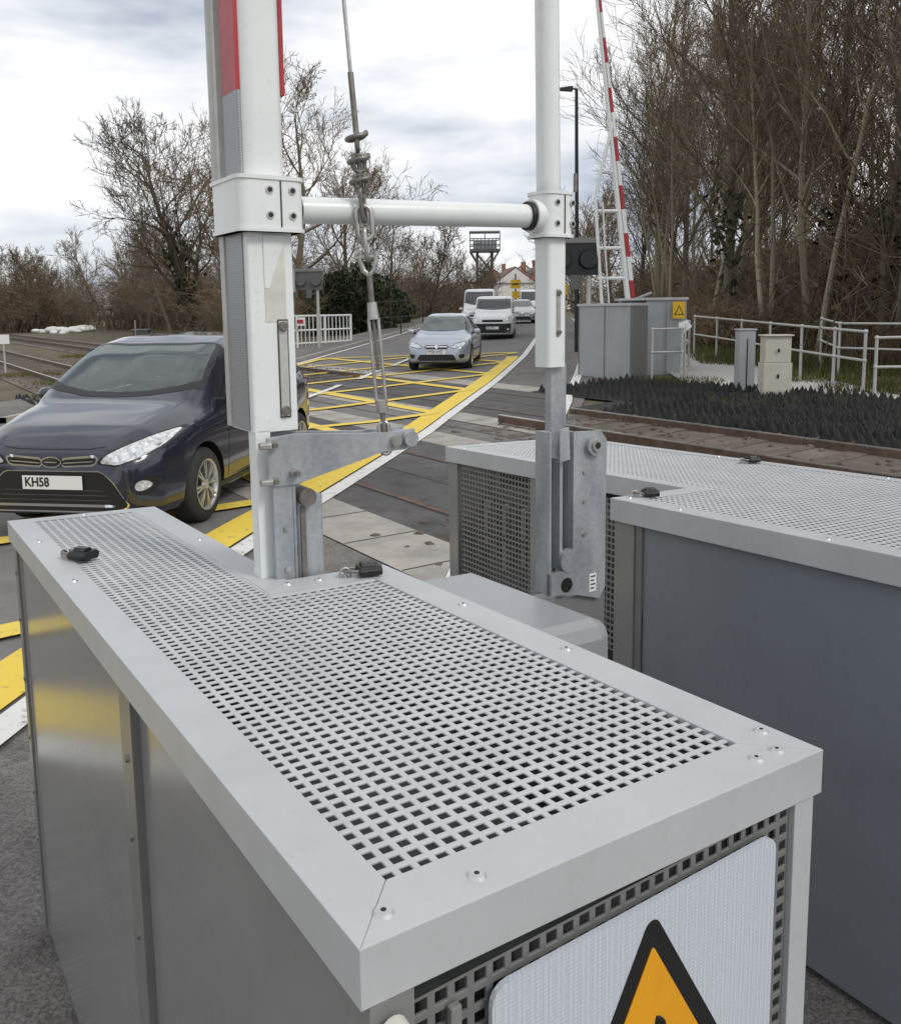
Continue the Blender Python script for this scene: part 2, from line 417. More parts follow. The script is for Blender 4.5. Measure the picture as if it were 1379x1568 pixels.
def trespass(name,c0,c1,s0,s1,pitch=.16,cf=None):
    b=B(); nc=int((c1-c0)/pitch); ns=int((s1-s0)/pitch)
    for i in range(nc):
        for j in range(ns):
            c=c0+i*pitch; s=s0+j*pitch
            h=.15+random.uniform(-.03,.035)+.04*math.sin(c*5+s)
            if cf and c<cf(s): continue
            o_=.02
            ap=cs(c+pitch*.5+random.uniform(-.03,.03),s+pitch/2+random.uniform(-.03,.03),h)
            b.add([cs(c+o_,s+o_,.0),cs(c+pitch-o_,s+o_,.0),cs(c+pitch-o_,s+pitch-o_,.0),cs(c+o_,s+pitch-o_,.0),ap],[(0,1,4),(1,2,4),(2,3,4),(3,0,4)],'rubber')
    # flat rubber base between the cones
    n=int((s1-s0)/.8)
    for k in range(n):
        s=s0+(s1-s0)*k/n; e=s0+(s1-s0)*(k+1)/n; a_=max(c0,cf(s)) if cf else c0
        b.add([cs(a_,s,.012),cs(c1,s,.012),cs(c1,e-.02,.012),cs(a_,e-.02,.012)],[(0,1,2,3)],'rubber')
    return b.build(name)
trespass('anti_trespass_panels',10.15,13.9,1.5,13.8,cf=lambda s: 10.15 if s<10.6 else 11.2)
trespass('anti_trespass_panels',2.6,4.0,16.8,21)
b=B(); sheet_poly(b,[(5.0,19.2),(5.6,25),(7.6,26),(7.7,15.0),(5.3,14.9),(4.9,17)],.0,'gravel_white')
sheet_poly(b,[(7.7,15.0),(12,12.5),(12,11.8),(6.0,14.9),(7.69,15.01)],.0,'gravel_white'); b.build('gravel_path')

# ------------------------------------------------------------ near cabinets
A0=Vector((-.081,.659,0)); T=TS; Nn=NC
def lz(x,y): return 1.35-.014*x-.042*y
def LP(s,p,dz=0):
    v=A0+T*s+Nn*p; return Vector((v.x,v.y,lz(v.x,v.y)+dz))
def lbox(b,s0,s1,p0,p1,d0,d1,m,zabs=False):
    c=[(s0,p0),(s0,p1),(s1,p1),(s1,p0)]
    lo=[];hi=[]
    for s,p in c:
        q=LP(s,p,d1); hi.append(q); r=LP(s,p,d0)
        if zabs: r.z=d0
        lo.append(r)
    b.hexa(lo+hi,m)
def screw(b,s,p):
    q=LP(s,p,0); b.cyl(q,q+Vector((0,0,.0035)),.0098,.0078,16,'rivet'); b.cyl(q+Vector((0,0,.0035)),q+Vector((0,0,.0038)),.0055,.0055,10,'mesh_lid'); b.cyl(q+Vector((0,0,.0038)),q+Vector((0,0,.0041)),.0028,.0028,8,'ink')
def rim(b,poly,widths,fl=.058,th=.003,m='lid_paint'):
    n=len(poly); P=[Vector((a[0],a[1],0)) for a in poly]
    area=sum(P[i].x*P[(i+1)%n].y-P[(i+1)%n].x*P[i].y for i in range(n)); sg=1 if area>0 else -1
    inner=[]
    for i in range(n):
        e0=(P[i]-P[i-1]).normalized(); e1=(P[(i+1)%n]-P[i]).normalized()
        n0=Vector((-e0.y,e0.x,0))*sg; n1=Vector((-e1.y,e1.x,0))*sg
        a=P[i]+n0*widths[i-1]; c=P[i]+n1*widths[i]
        den=e0.x*e1.y-e0.y*e1.x
        t=((c.x-a.x)*e1.y-(c.y-a.y)*e1.x)/den
        inner.append(a+e0*t)
    for i in range(n):
        j=(i+1)%n
        g=.0003
        d=(P[j]-P[i]).normalized()*g
        q=[P[i]+d,P[j]-d,inner[j]-d,inner[i]+d]
        nn=Vector((-(P[j]-P[i]).normalized().y,(P[j]-P[i]).normalized().x,0))*sg*th
        out=[LP(q[0].x,q[0].y,-fl),LP(q[1].x,q[1].y,-fl),LP(q[1].x,q[1].y,0),LP(q[0].x,q[0].y,0)]
        i0=q[0]+nn;i1=q[1]+nn
        ins=[LP(i0.x,i0.y,-fl),LP(i1.x,i1.y,-fl),LP(i1.x,i1.y,-.012),LP(i0.x,i0.y,-.012)]
        top=[LP(q[3].x,q[3].y,0),LP(q[2].x,q[2].y,0),LP(q[3].x,q[3].y,-.012),LP(q[2].x,q[2].y,-.012)]
        b.add(out+ins+top,[(0,1,2,3),(0,4,5,1),(4,7,6,5),(3,2,9,8),(8,9,11,10),(10,11,6,7),(0,3,7,4),(1,5,6,2),(3,8,10,7),(2,6,11,9)],m)
    return inner
def latch(b,s,p,ang=0,mat1='black_plastic'):
    q=LP(s,p,.004); M=Matrix.Rotation(ang,3,'Z')
    def W(x,y,z): return q+M@Vector((x,y,z))
    b.prism([W(*v) for v in [(-.006,-.022,0),(-.006,.022,0),(-.006,.026,.012),(-.006,.018,.02),(-.006,-.018,.02),(-.006,-.026,.012)]],M@Vector((.05,0,.0)),mat1)
    b.prism([W(*v) for v in [(.0,-.014,.02),(.0,.014,.02),(.0,.008,.027),(.0,-.008,.027)]],M@Vector((.034,0,.0)),mat1)
    b.path([W(-.004,-.014,.01),W(-.02,-.015,.012),W(-.034,-.01,.012),W(-.038,0,.012),W(-.034,.01,.012),W(-.02,.015,.012),W(-.004,.014,.01)],.0038,8,'steel_dark')
    b.path([q+M@Vector((-.034+.012*math.cos(t),.0,.004+.014*math.sin(t))) for t in np.linspace(0,2*math.pi,13)[:-1]],.003,6,'steel_bolt',True)
    b.cyl(W(-.034,0,-.02),W(-.034,0,.004),.006,.006,8,'steel_bolt')

S1,S2,P1,P2=1.11,2.145,.415,.652
b=B()
poly=[(0,0),(0,P2),(S1,P2),(S1,P1),(S2,P1),(S2,0)]
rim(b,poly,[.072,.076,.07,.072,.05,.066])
pit=.0205
def mesh_fill(b,s0,s1,p0,p1,pit,m='mesh_lid',hole=.62,d=-.0025,th=.0025):
    nu=max(1,round((s1-s0)/pit)); nv=max(1,round((p1-p0)/pit))
    o=LP(s0,p0,d); u=(LP(s1,p0,d)-o)/nu; v=(LP(s0,p1,d)-o)/nv
    b.perf(o,u,v,nu,nv,hole,(0,0,-th),m)
sA=S1-.098
mesh_fill(b,.068,sA,.062,P2-.072,pit)
mesh_fill(b,sA,S2-.045,.062,P1-.078,pit)
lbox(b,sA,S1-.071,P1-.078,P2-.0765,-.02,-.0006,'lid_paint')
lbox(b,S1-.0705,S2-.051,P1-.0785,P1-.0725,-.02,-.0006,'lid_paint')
for s,p in [(.03,.04),(.028,.14),(.03,.56),(.03,.6),(.075,.63),(.45,.625),(.75,.625),(1.08,.6),(1.07,.47),(1.2,.385),(1.6,.38),(1.35,.03),(1.8,.03),(2.12,.2),(1.075,.4)]: screw(b,s,p)
latch(b,1.55,.075,-.35); latch(b,1.05,.56,.35)
zb=.02
i_=.01
lbox(b,.004,.05,P2-.048,P2-i_,zb,-.03,'lid_paint',True)
lbox(b,.004,.05,i_,.055,zb,-.03,'cab_paint',True)
lbox(b,S2-.06,S2-.01,i_,.05,zb,-.03,'cab_edge',True)
lbox(b,S2-.10,S2-.061,i_+.006,.03,zb,-.03,'cab_paint',True)
lbox(b,.80,.875,i_-.004,.05,zb,-.03,'cab_edge',True)
lbox(b,.875,.915,i_+.006,.05,zb,-.03,'trim_black',True)
lbox(b,.05,.80,.02,.026,zb,-.03,'cab_paint',True)
lbox(b,.915,S2-.10,.018,.024,zb,-.03,'cab_paint',True)
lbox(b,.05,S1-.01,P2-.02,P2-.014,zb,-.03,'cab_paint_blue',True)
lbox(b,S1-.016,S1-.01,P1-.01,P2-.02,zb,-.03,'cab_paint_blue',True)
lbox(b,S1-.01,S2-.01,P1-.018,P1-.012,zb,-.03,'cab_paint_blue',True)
lbox(b,S2-.016,S2-.01,.05,P1-.02,zb,-.03,'cab_paint_blue',True)
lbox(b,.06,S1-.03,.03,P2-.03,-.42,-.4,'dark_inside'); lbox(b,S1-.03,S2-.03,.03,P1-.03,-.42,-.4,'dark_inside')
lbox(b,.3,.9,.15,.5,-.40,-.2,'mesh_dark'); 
zt=1.285
o=LP(.012,.055,0); o.z=zt-.075
u=Nn*((P2-.048-.055)/25); 
b.perf(o+Vector((0,0,.03)),u,(0,0,-.0215),25,32,.6,T*.003,'cab_edge')
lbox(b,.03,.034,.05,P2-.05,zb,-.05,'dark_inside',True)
o=LP(.002,.092,0); o.z=.4; b.obox(o,Nn*.012,T*.008,(0,0,.82),'cab_paint')
q=LP(-.004,.028,-.085); b.cyl(q,q-T*.02,.014,.013,16,'white_old'); b.cyl(q-T*.02,q-T*.03,.009,.008,12,'steel_bolt')
b.path([q-T*.02,q-T*.035+Vector((0,0,-.01)),q-T*.035+Vector((.0,0,-.03))],.005,8,'plate_white')
for s in (.835,2.11):
    for z in (1.12,.98,.8,.62,.45,.3):
        q=A0+T*s+Nn*(i_-.004 if s<1 else i_); q.z=z; b.cyl(q,q-Nn*.004,.007,.006,10,'steel_dark')
b.build('barrier_machine_cabinet',bevel=.0012)
b=B()
def FP(p,z,o=0): q=A0+T*(-o)+Nn*p; return Vector((q.x,q.y,z))
def rrect(p0,p1,z0,z1,r,o):
    pts=[]
    for cx_,cz_,a0 in((p1-r,z1-r,0),(p0+r,z1-r,90),(p0+r,z0+r,180),(p1-r,z0+r,270)):
        for k in range(5): t=math.radians(a0+k*22.5); pts.append(FP(cx_+r*math.cos(t),cz_+r*math.sin(t),o))
    return pts
b.prism(rrect(.135,.56,.62,1.222,.02,-.004),-T*.006,'retro_white')
def tri(cx_,zt_,side,r,o,m,th):
    h=side*.866; V=[(cx_,zt_),(cx_-side/2,zt_-h),(cx_+side/2,zt_-h)]
    cen=Vector((cx_,zt_-h*2/3)); pts=[]
    for i,(x,z) in enumerate(V):
        v=Vector((x,z)); d=(cen-v).normalized(); c=v+d*r*2
        a0=[30,150,270][i]
        for k in range(7): t=math.radians(a0+k*20); pts.append(FP(c.x+r*math.cos(t),c.y+r*math.sin(t),o))
    b.prism(pts,-T*th,m)
tri(.348,1.213,.36,.012,.0022,'ink',.0008)
tri(.348,1.172,.29,.003,.0032,'orange',.0008)
b.prism([FP(x,z,.0042) for x,z in[(.345,1.06),(.357,1.065),(.362,1.035),(.378,1.005),(.362,1.01),(.365,.955),(.35,.955),(.352,1.005),(.33,1.015),(.33,1.025),(.35,1.037)]],-T*.0006,'ink')
b.ball(FP(.356,1.075,.0045),.011,'ink',sy=.15,sx=.9)
b.prism([FP(x,z,.0042) for x,z in[(.29,.975),(.31,1.035),(.3,1.03),(.312,1.065),(.296,1.02),(.303,1.025),(.286,.975)]],-T*.0006,'ink')
b.build('warning_sign')

b=B()
Q0,Q1,Q2=1.72,2.09,2.95; SE,SN,S0=3.02,1.47,-.7
rim(b,[(S0,Q0),(S0,Q2),(SE,Q2),(SE,Q1),(SN,Q1),(SN,Q0)],[.07,.07,.06,.06,.07,.075],fl=.075)
mesh_fill(b,S0+.06,SN-.065,Q0+.07,Q2-.065,.025)
mesh_fill(b,SN-.065,SE-.055,Q1+.055,Q2-.065,.025)
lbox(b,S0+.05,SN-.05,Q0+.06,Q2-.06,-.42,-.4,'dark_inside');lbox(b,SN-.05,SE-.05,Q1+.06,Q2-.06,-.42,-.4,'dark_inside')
lbox(b,S0+.01,SN-.13,Q0+.024,Q0+.03,zb,-.03,'cab_paint_blue',True)
lbox(b,SN-.10,SN-.012,Q0+.01,Q0+.05,zb,-.03,'cab_paint',True)
lbox(b,SN-.13,SN-.101,Q0+.016,Q0+.022,zb,-.03,'cab_edge',True)
lbox(b,SN-.018,SN-.012,Q0+.05,Q1+.01,zb,-.03,'cab_paint',True)
lbox(b,SN-.012,SN+.03,Q1+.012,Q1+.05,zb,-.03,'cab_paint',True)
lbox(b,SE-.09,SE-.012,Q1+.01,Q1+.05,zb,-.03,'cab_paint',True)
lbox(b,2.3,2.36,Q1+.01,Q1+.05,zb,-.03,'cab_paint',True)
lbox(b,SE-.02,SE-.014,Q1+.05,Q2-.02,zb,-.03,'cab_paint',True)
lbox(b,S0,SE-.02,Q2-.02,Q2-.014,zb,-.03,'cab_paint',True)
o=LP(2.36,Q1+.02,0); o.z=1.1; nn=int((SE-.09-2.36)/.024)
b.perf(o,T*.024,(0,0,-.026),nn,24,.66,Nn*.003,'cab_edge')
o=LP(SN+.03,Q1+.02,0); o.z=1.1; nn=int((2.3-SN-.03)/.024)
b.perf(o,T*.024,(0,0,-.026),nn,24,.66,Nn*.003,'cab_edge')
lbox(b,SN+.03,SE-.06,Q1+.3,Q1+.31,zb,-.05,'dark_inside',True)
lbox(b,SN+.4,SE-.2,Q1+.12,Q1+.25,.5,-.2,'mesh_dark',True)
for k in range(7):
    lbox(b,SE-.6+.07*k,SE-.575+.07*k,Q1+.08,Q1+.11,.6+.05*(k%3),-.25,'galv_rail' if k%2 else 'steel_dark',True)
for s,p in [(1.2,Q0+.03),(.7,Q0+.03),(.2,Q0+.03),(1.43,Q0+.05),(2.2,Q1+.03),(2.9,Q1+.03),(2.9,Q2-.03),(2.0,Q2-.03),(1.2,Q2-.03)]: screw(b,s,p)
latch(b,1.42,1.83,.1); latch(b,1.78,Q2-.1,.25)
b.build('barrier_machine_cabinet',bevel=.0012)
b=B()
lbox(b,.80,1.36,.64,1.085,.3,-.125,'housing_paint',True)
b.build('machine_housing',bevel=.04)

# ------------------------------------------------------------ near barrier (double arm)
b=B()
def PZ(s,p,z): q=A0+T*s+Nn*p; return Vector((q.x,q.y,z))
def pbox(s0,s1,p0,p1,z0,z1,m): 
    b.hexa([PZ(s0,p0,z0),PZ(s0,p1,z0),PZ(s1,p1,z0),PZ(s1,p0,z0),PZ(s0,p0,z1),PZ(s0,p1,z1),PZ(s1,p1,z1),PZ(s1,p0,z1)],m)
def rbox(s0,s1,p0,p1,z0,z1,r,m):
    pts=[]
    for cs_,cp_,a0 in((s1-r,p1-r,0),(s0+r,p1-r,90),(s0+r,p0+r,180),(s1-r,p0+r,270)):
        for k in range(5): t=math.radians(a0+k*22.5); pts.append(PZ(cs_+r*math.cos(t),cp_+r*math.sin(t),z0))
    n=len(pts); top=[p+Vector((0,0,z1-z0)) for p in pts]
    b.add(pts+top,[(i,(i+1)%n,n+(i+1)%n,n+i) for i in range(n)],m,True); b.add(pts,[tuple(range(n))],m); b.add(top,[tuple(range(n))],m)
sa0,sa1,pa0,pa1=1.15,1.285,.37,.472
rbox(sa0,sa1,pa0,pa1,1.597,2.02,.007,'white_paint')
rbox(sa0+.004,sa1-.02,pa0+.004,pa1-.004,2.02,4.9,.03,'white_paint')
pbox(sa0+.02,sa1-.02,pa0-.003,pa0+.002,1.6,2.015,'retro_grey')
pbox(sa1-.014,sa1+.012,pa0-.006,pa0+.01,1.6,4.9,'galv_rail')
pbox(sa0+.02,sa1-.035,pa0-.001,pa0+.008,2.13,2.3,'retro_grey')
z=2.3; k=0
while z<4.9:
    pbox(sa0+.02,sa1-.035,pa0-.001,pa0+.008,z,min(z+.6,4.9),'red_paint' if k%2==0 else 'retro_grey')
    if k%2==0: pbox(sa0+.02,sa1-.04,pa1-.006,pa1+.003,z,min(z+.6,4.9),'red_paint')
    z+=.6;k+=1
b.cyl(PZ(sa1+.02,pa0-.0,2.1),PZ(sa1+.02,pa0,4.9),.012,.012,12,'galv_rail')
pbox(sa0-.0012,sa0+.001,pa0+.035,pa1-.02,1.83,2.01,'white_old')
b.prism([PZ(sa0-.0016,pa0+.035,1.9),PZ(sa0-.0016,pa0+.045,1.9),PZ(sa0-.0016,pa1-.02,2.0),PZ(sa0-.0016,pa1-.02,2.01),PZ(sa0-.0016,pa0+.035,2.01)],-T*.0008,'white_paint')
pbox(sa0-.002,sa0+.002,pa1-.042,pa1-.018,1.625,1.835,'ink')
pbox(sa0-.004,sa0+.002,pa1-.04,pa1-.021,1.628,1.832,'galv_rail')
for z in (1.64,1.82): q=PZ(sa0-.004,pa1-.03,z); b.cyl(q,q-T*.008,.011,.009,12,'steel_dark')
def collar(s0,s1,p0,p1,z0,z1):
    rbox(s0,s1,p0,p1,z0,z1,.022,'white_paint')
    rbox(s0-.003,s1+.003,p0-.003,p1+.003,z0,z0+.008,.022,'white_paint'); rbox(s0-.003,s1+.003,p0-.003,p1+.003,z1-.008,z1,.022,'white_paint')
    pm=p0+(p1-p0)*.62
    pbox(s0-.002,s0+.01,pm-.001,pm+.0015,z0+.01,z1-.01,'ink')
    for p in (pm-.024,pm+.026):
        for z in (z0+.3*(z1-z0),z1-.25*(z1-z0)):
            q=PZ(s0,p,z); b.cyl(q+T*.004,q-T*.0025,.0085,.0085,12,'galv_rail'); b.cyl(q-T*.0025,q-T*.004,.0055,.0055,6,'ink')
collar(sa0-.022,sa1+.016,pa0-.02,pa1+.022,2.015,2.128)
LC=PZ(1.2,pa1+.02,2.07)
RCz=Vector((.258,2.28,2.085))
d=(RCz-LC).normalized()
b.cyl(LC,RCz,.029,.029,24,'white_paint')
b.cyl(LC-d*.0,LC+d*.016,.036,.036,24,'ink'); b.cyl(LC-d*.01,LC+d*.008,.042,.042,24,'white_paint')
b.cyl(RCz-d*.07,RCz-d*.055,.036,.036,24,'ink'); b.cyl(RCz-d*.058,RCz-d*.03,.042,.042,24,'white_paint')
rel=RCz-A0; rs=rel.dot(T); rp_=rel.dot(Nn)
b.cyl((.258,2.28,2.12),(.225,2.28,4.9),.031,.028,24,'white_paint')
rbox(rs-.032,rs+.03,rp_-.026,rp_+.036,1.70,2.06,.012,'white_paint')
pbox(rs-.035,rs-.03,rp_-.0,rp_+.012,1.78,1.9,'steel_bolt')
for z in (1.79,1.89): q=PZ(rs-.034,rp_+.006,z); b.cyl(q,q-T*.006,.007,.006,10,'steel_dark')
collar(rs-.045,rs+.042,rp_-.042,rp_+.05,2.03,2.145)
b.cyl(PZ(rs-.045,rp_+.05,2.145),PZ(rs-.045,rp_+.05,2.19),.005,.005,8,'steel_dark'); 
pbox(rs-.012,rs+.012,rp_-.0,rp_+.052,1.4,1.705,'galvanised')
def pz(poly,s,th,m): b.prism([PZ(s,p,z) for p,z in poly],T*th,m)
pz([(.385,1.588),(.45,1.592),(.62,1.578),(.7,1.575),(.745,1.578),(.75,1.545),(.72,1.532),(.66,1.532),(.52,1.5),(.45,1.484),(.385,1.484)],1.115,.012,'galvanised')
pz([(.385,1.588),(.45,1.592),(.62,1.578),(.745,1.578),(.75,1.545),(.66,1.532),(.45,1.484),(.385,1.484)],1.168,.012,'galvanised')
b.cyl(PZ(1.1,.69,1.556),PZ(1.2,.69,1.556),.013,.013,14,'steel_bolt'); b.cyl(PZ(1.094,.725,1.558),PZ(1.2,.725,1.558),.018,.018,16,'galvanised')
for p,z in((.392,1.575),(.392,1.498),(.44,1.51)):
    q=PZ(1.115,p,z); b.cyl(q,q-T*.014,.011,.011,6,'steel_bolt'); b.cyl(q-T*.014,q-T*.026,.006,.006,8,'steel_dark')
for z in(1.575,1.498): b.cyl(PZ(1.1,.385,z),PZ(1.1,.36,z),.008,.008,6,'steel_bolt')
pbox(1.15,1.19,.372,.405,1.2,1.6,'white_paint')
pbox(1.12,1.128,.395,.44,1.12,1.49,'galvanised'); pbox(1.12,1.2,.437,.445,1.12,1.49,'galvanised')
rbox(1.13,1.2,.45,.515,1.12,1.45,.01,'galvanised'); pbox(1.126,1.131,.458,.47,1.2,1.43,'steel_dark')
b.cyl(PZ(1.11,.47,1.452),PZ(1.21,.47,1.452),.02,.02,14,'steel_dark')
for z in (1.3,1.39): q=PZ(1.12,.42,z); b.cyl(q,q-T*.006,.006,.006,8,'steel_bolt')
s0=rs-.06; c0=rp_-.045
pz([(c0,1.535),(c0+.05,1.53),(c0+.05,1.10),(c0,1.10)],s0+.05,.008,'galvanised')
pz([(c0,1.535),(c0+.006,1.535),(c0+.006,1.1),(c0,1.1)],s0,.05,'galvanised')
pz([(c0+.045,1.46),(c0+.055,1.46),(c0+.055,1.16),(c0+.045,1.16)],s0+.012,.04,'galvanised')
pz([(c0+.082,1.53),(c0+.18,1.525),(c0+.2,1.5),(c0+.2,1.09),(c0+.18,1.06),(c0+.082,1.09)],s0,.01,'galvanised')
pz([(c0+.082,1.53),(c0+.09,1.53),(c0+.09,1.09),(c0+.082,1.09)],s0+.011,.06,'galvanised')
pz([(c0,1.16),(c0+.082,1.16),(c0+.082,1.09),(c0,1.1)],s0,.01,'galvanised')
pz([(c0+.19,1.5),(c0+.2,1.5),(c0+.2,1.09),(c0+.19,1.09)],s0+.011,.07,'galvanised')
pz([(c0+.056,1.45),(c0+.082,1.45),(c0+.082,1.18),(c0+.056,1.18)],s0+.059,.004,'trim_black')
b.cyl(PZ(s0-.002,c0+.07,1.185),PZ(s0+.013,c0+.07,1.185),.032,.032,20,'galvanised')
pz([(c0+.03,1.54),(c0+.06,1.545),(c0+.065,1.46),(c0+.03,1.455)],s0-.006,.006,'galvanised')
q=PZ(s0,c0+.15,1.49); b.cyl(q,q-T*.014,.028,.028,20,'galvanised'); b.cyl(q-T*.014,q-T*.02,.019,.017,12,'steel_bolt'); b.cyl(q-T*.02,q-T*.021,.009,.009,10,'ink')
q=PZ(s0,c0+.06,1.12); b.cyl(q,q-T*.001,.02,.02,18,'ink')
pz([(c0+.14,1.135),(c0+.165,1.135),(c0+.165,1.085),(c0+.14,1.085)],s0-.002,.002,'sticker')
for k in range(4): pz([(c0+.144,1.13-.011*k),(c0+.161-.004*(k%2),1.13-.011*k),(c0+.161-.004*(k%2),1.126-.011*k),(c0+.144,1.126-.011*k)],s0-.0025,.0005,'ink')
for z in (1.42,1.34,1.25): q=PZ(s0,c0+.12,z); b.cyl(q,q-T*.004,.006,.006,8,'steel_bolt')
pbox(s0+.012,s0+.08,c0-.01,c0+.21,.3,1.08,'cab_edge')
b.build('level_crossing_barrier',bevel=.0015)
b=B()
K0=Vector((-.150,1.965,1.555)); K1=Vector((-.221,1.98,2.54))
def kp(py): return K0+(K1-K0)*((670-py)/670)
ax=(K1-K0).normalized(); lat=Vector((1,0,0)); lat=(lat-ax*lat.dot(ax)).normalized(); lt2=ax.cross(lat)
b.cyl(kp(125),kp(-900),.0042,.0038,8,'steel_bolt')
b.cyl(kp(205),kp(118),.0065,.0065,10,'steel_dark')
def link(py0,py1,w,r,ang,m='steel_dark'):
    c0=kp(py0);c1=kp(py1); l=lat*math.cos(ang)+lt2*math.sin(ang); L=(c1-c0).length; u=ax
    pts=[]
    for k in range(20):
        t=2*math.pi*k/20; x=math.cos(t)*w/2; y=(L/2-w/2)*(1 if math.sin(t)>=0 else -1)+math.sin(t)*w/2
        pts.append((c0+c1)/2+l*x+u*y)
    b.path(pts,r,7,m,True)
b.cyl(kp(300),kp(200),.005,.005,8,'steel_dark')
for i,(a,c) in enumerate([(262,236),(232,205),(292,266)]): link(a,c,.026,.005,.3+1.3*i)
for yy in (205,238,268):
    pts=[kp(yy+9*math.sin(t*.45))+(lat*math.cos(t)+lt2*math.sin(t))*.0215 for t in np.linspace(0,6.6,24)]
    b.path(pts,.0055,7,'steel_dark')
link(335,285,.024,.005,1.35); link(362,312,.034,.006,.2,'steel_bolt')
link(392,345,.026,.0055,1.5,'steel_bolt')
b.path([kp(385)+lat*.024,kp(378)+lat*.014,kp(392)+lat*.018,kp(408)+lat*.012,kp(416),kp(408)-lat*.012,kp(392)-lat*.018,kp(378)-lat*.014,kp(385)-lat*.026],.0065,8,'steel_bolt')
b.cyl(kp(388)+lat*.026,kp(388)-lat*.026,.006,.006,8,'steel_bolt')
b.cyl(kp(458),kp(412),.0065,.0065,8,'steel_dark')
b.cyl(kp(482),kp(456),.0135,.011,12,'steel_bolt')
for sgn in(-1,1): b.cyl(kp(612)+lat*.0105*sgn,kp(480)+lat*.0105*sgn,.0042,.0042,8,'steel_bolt')
b.cyl(kp(560),kp(480),.004,.004,8,'steel_dark')
b.cyl(kp(625),kp(606),.013,.014,12,'steel_bolt'); b.cyl(kp(668),kp(620),.006,.006,8,'steel_dark')
link(690,640,.022,.005,.2,'steel_bolt')
b.build('tensioning_chain')

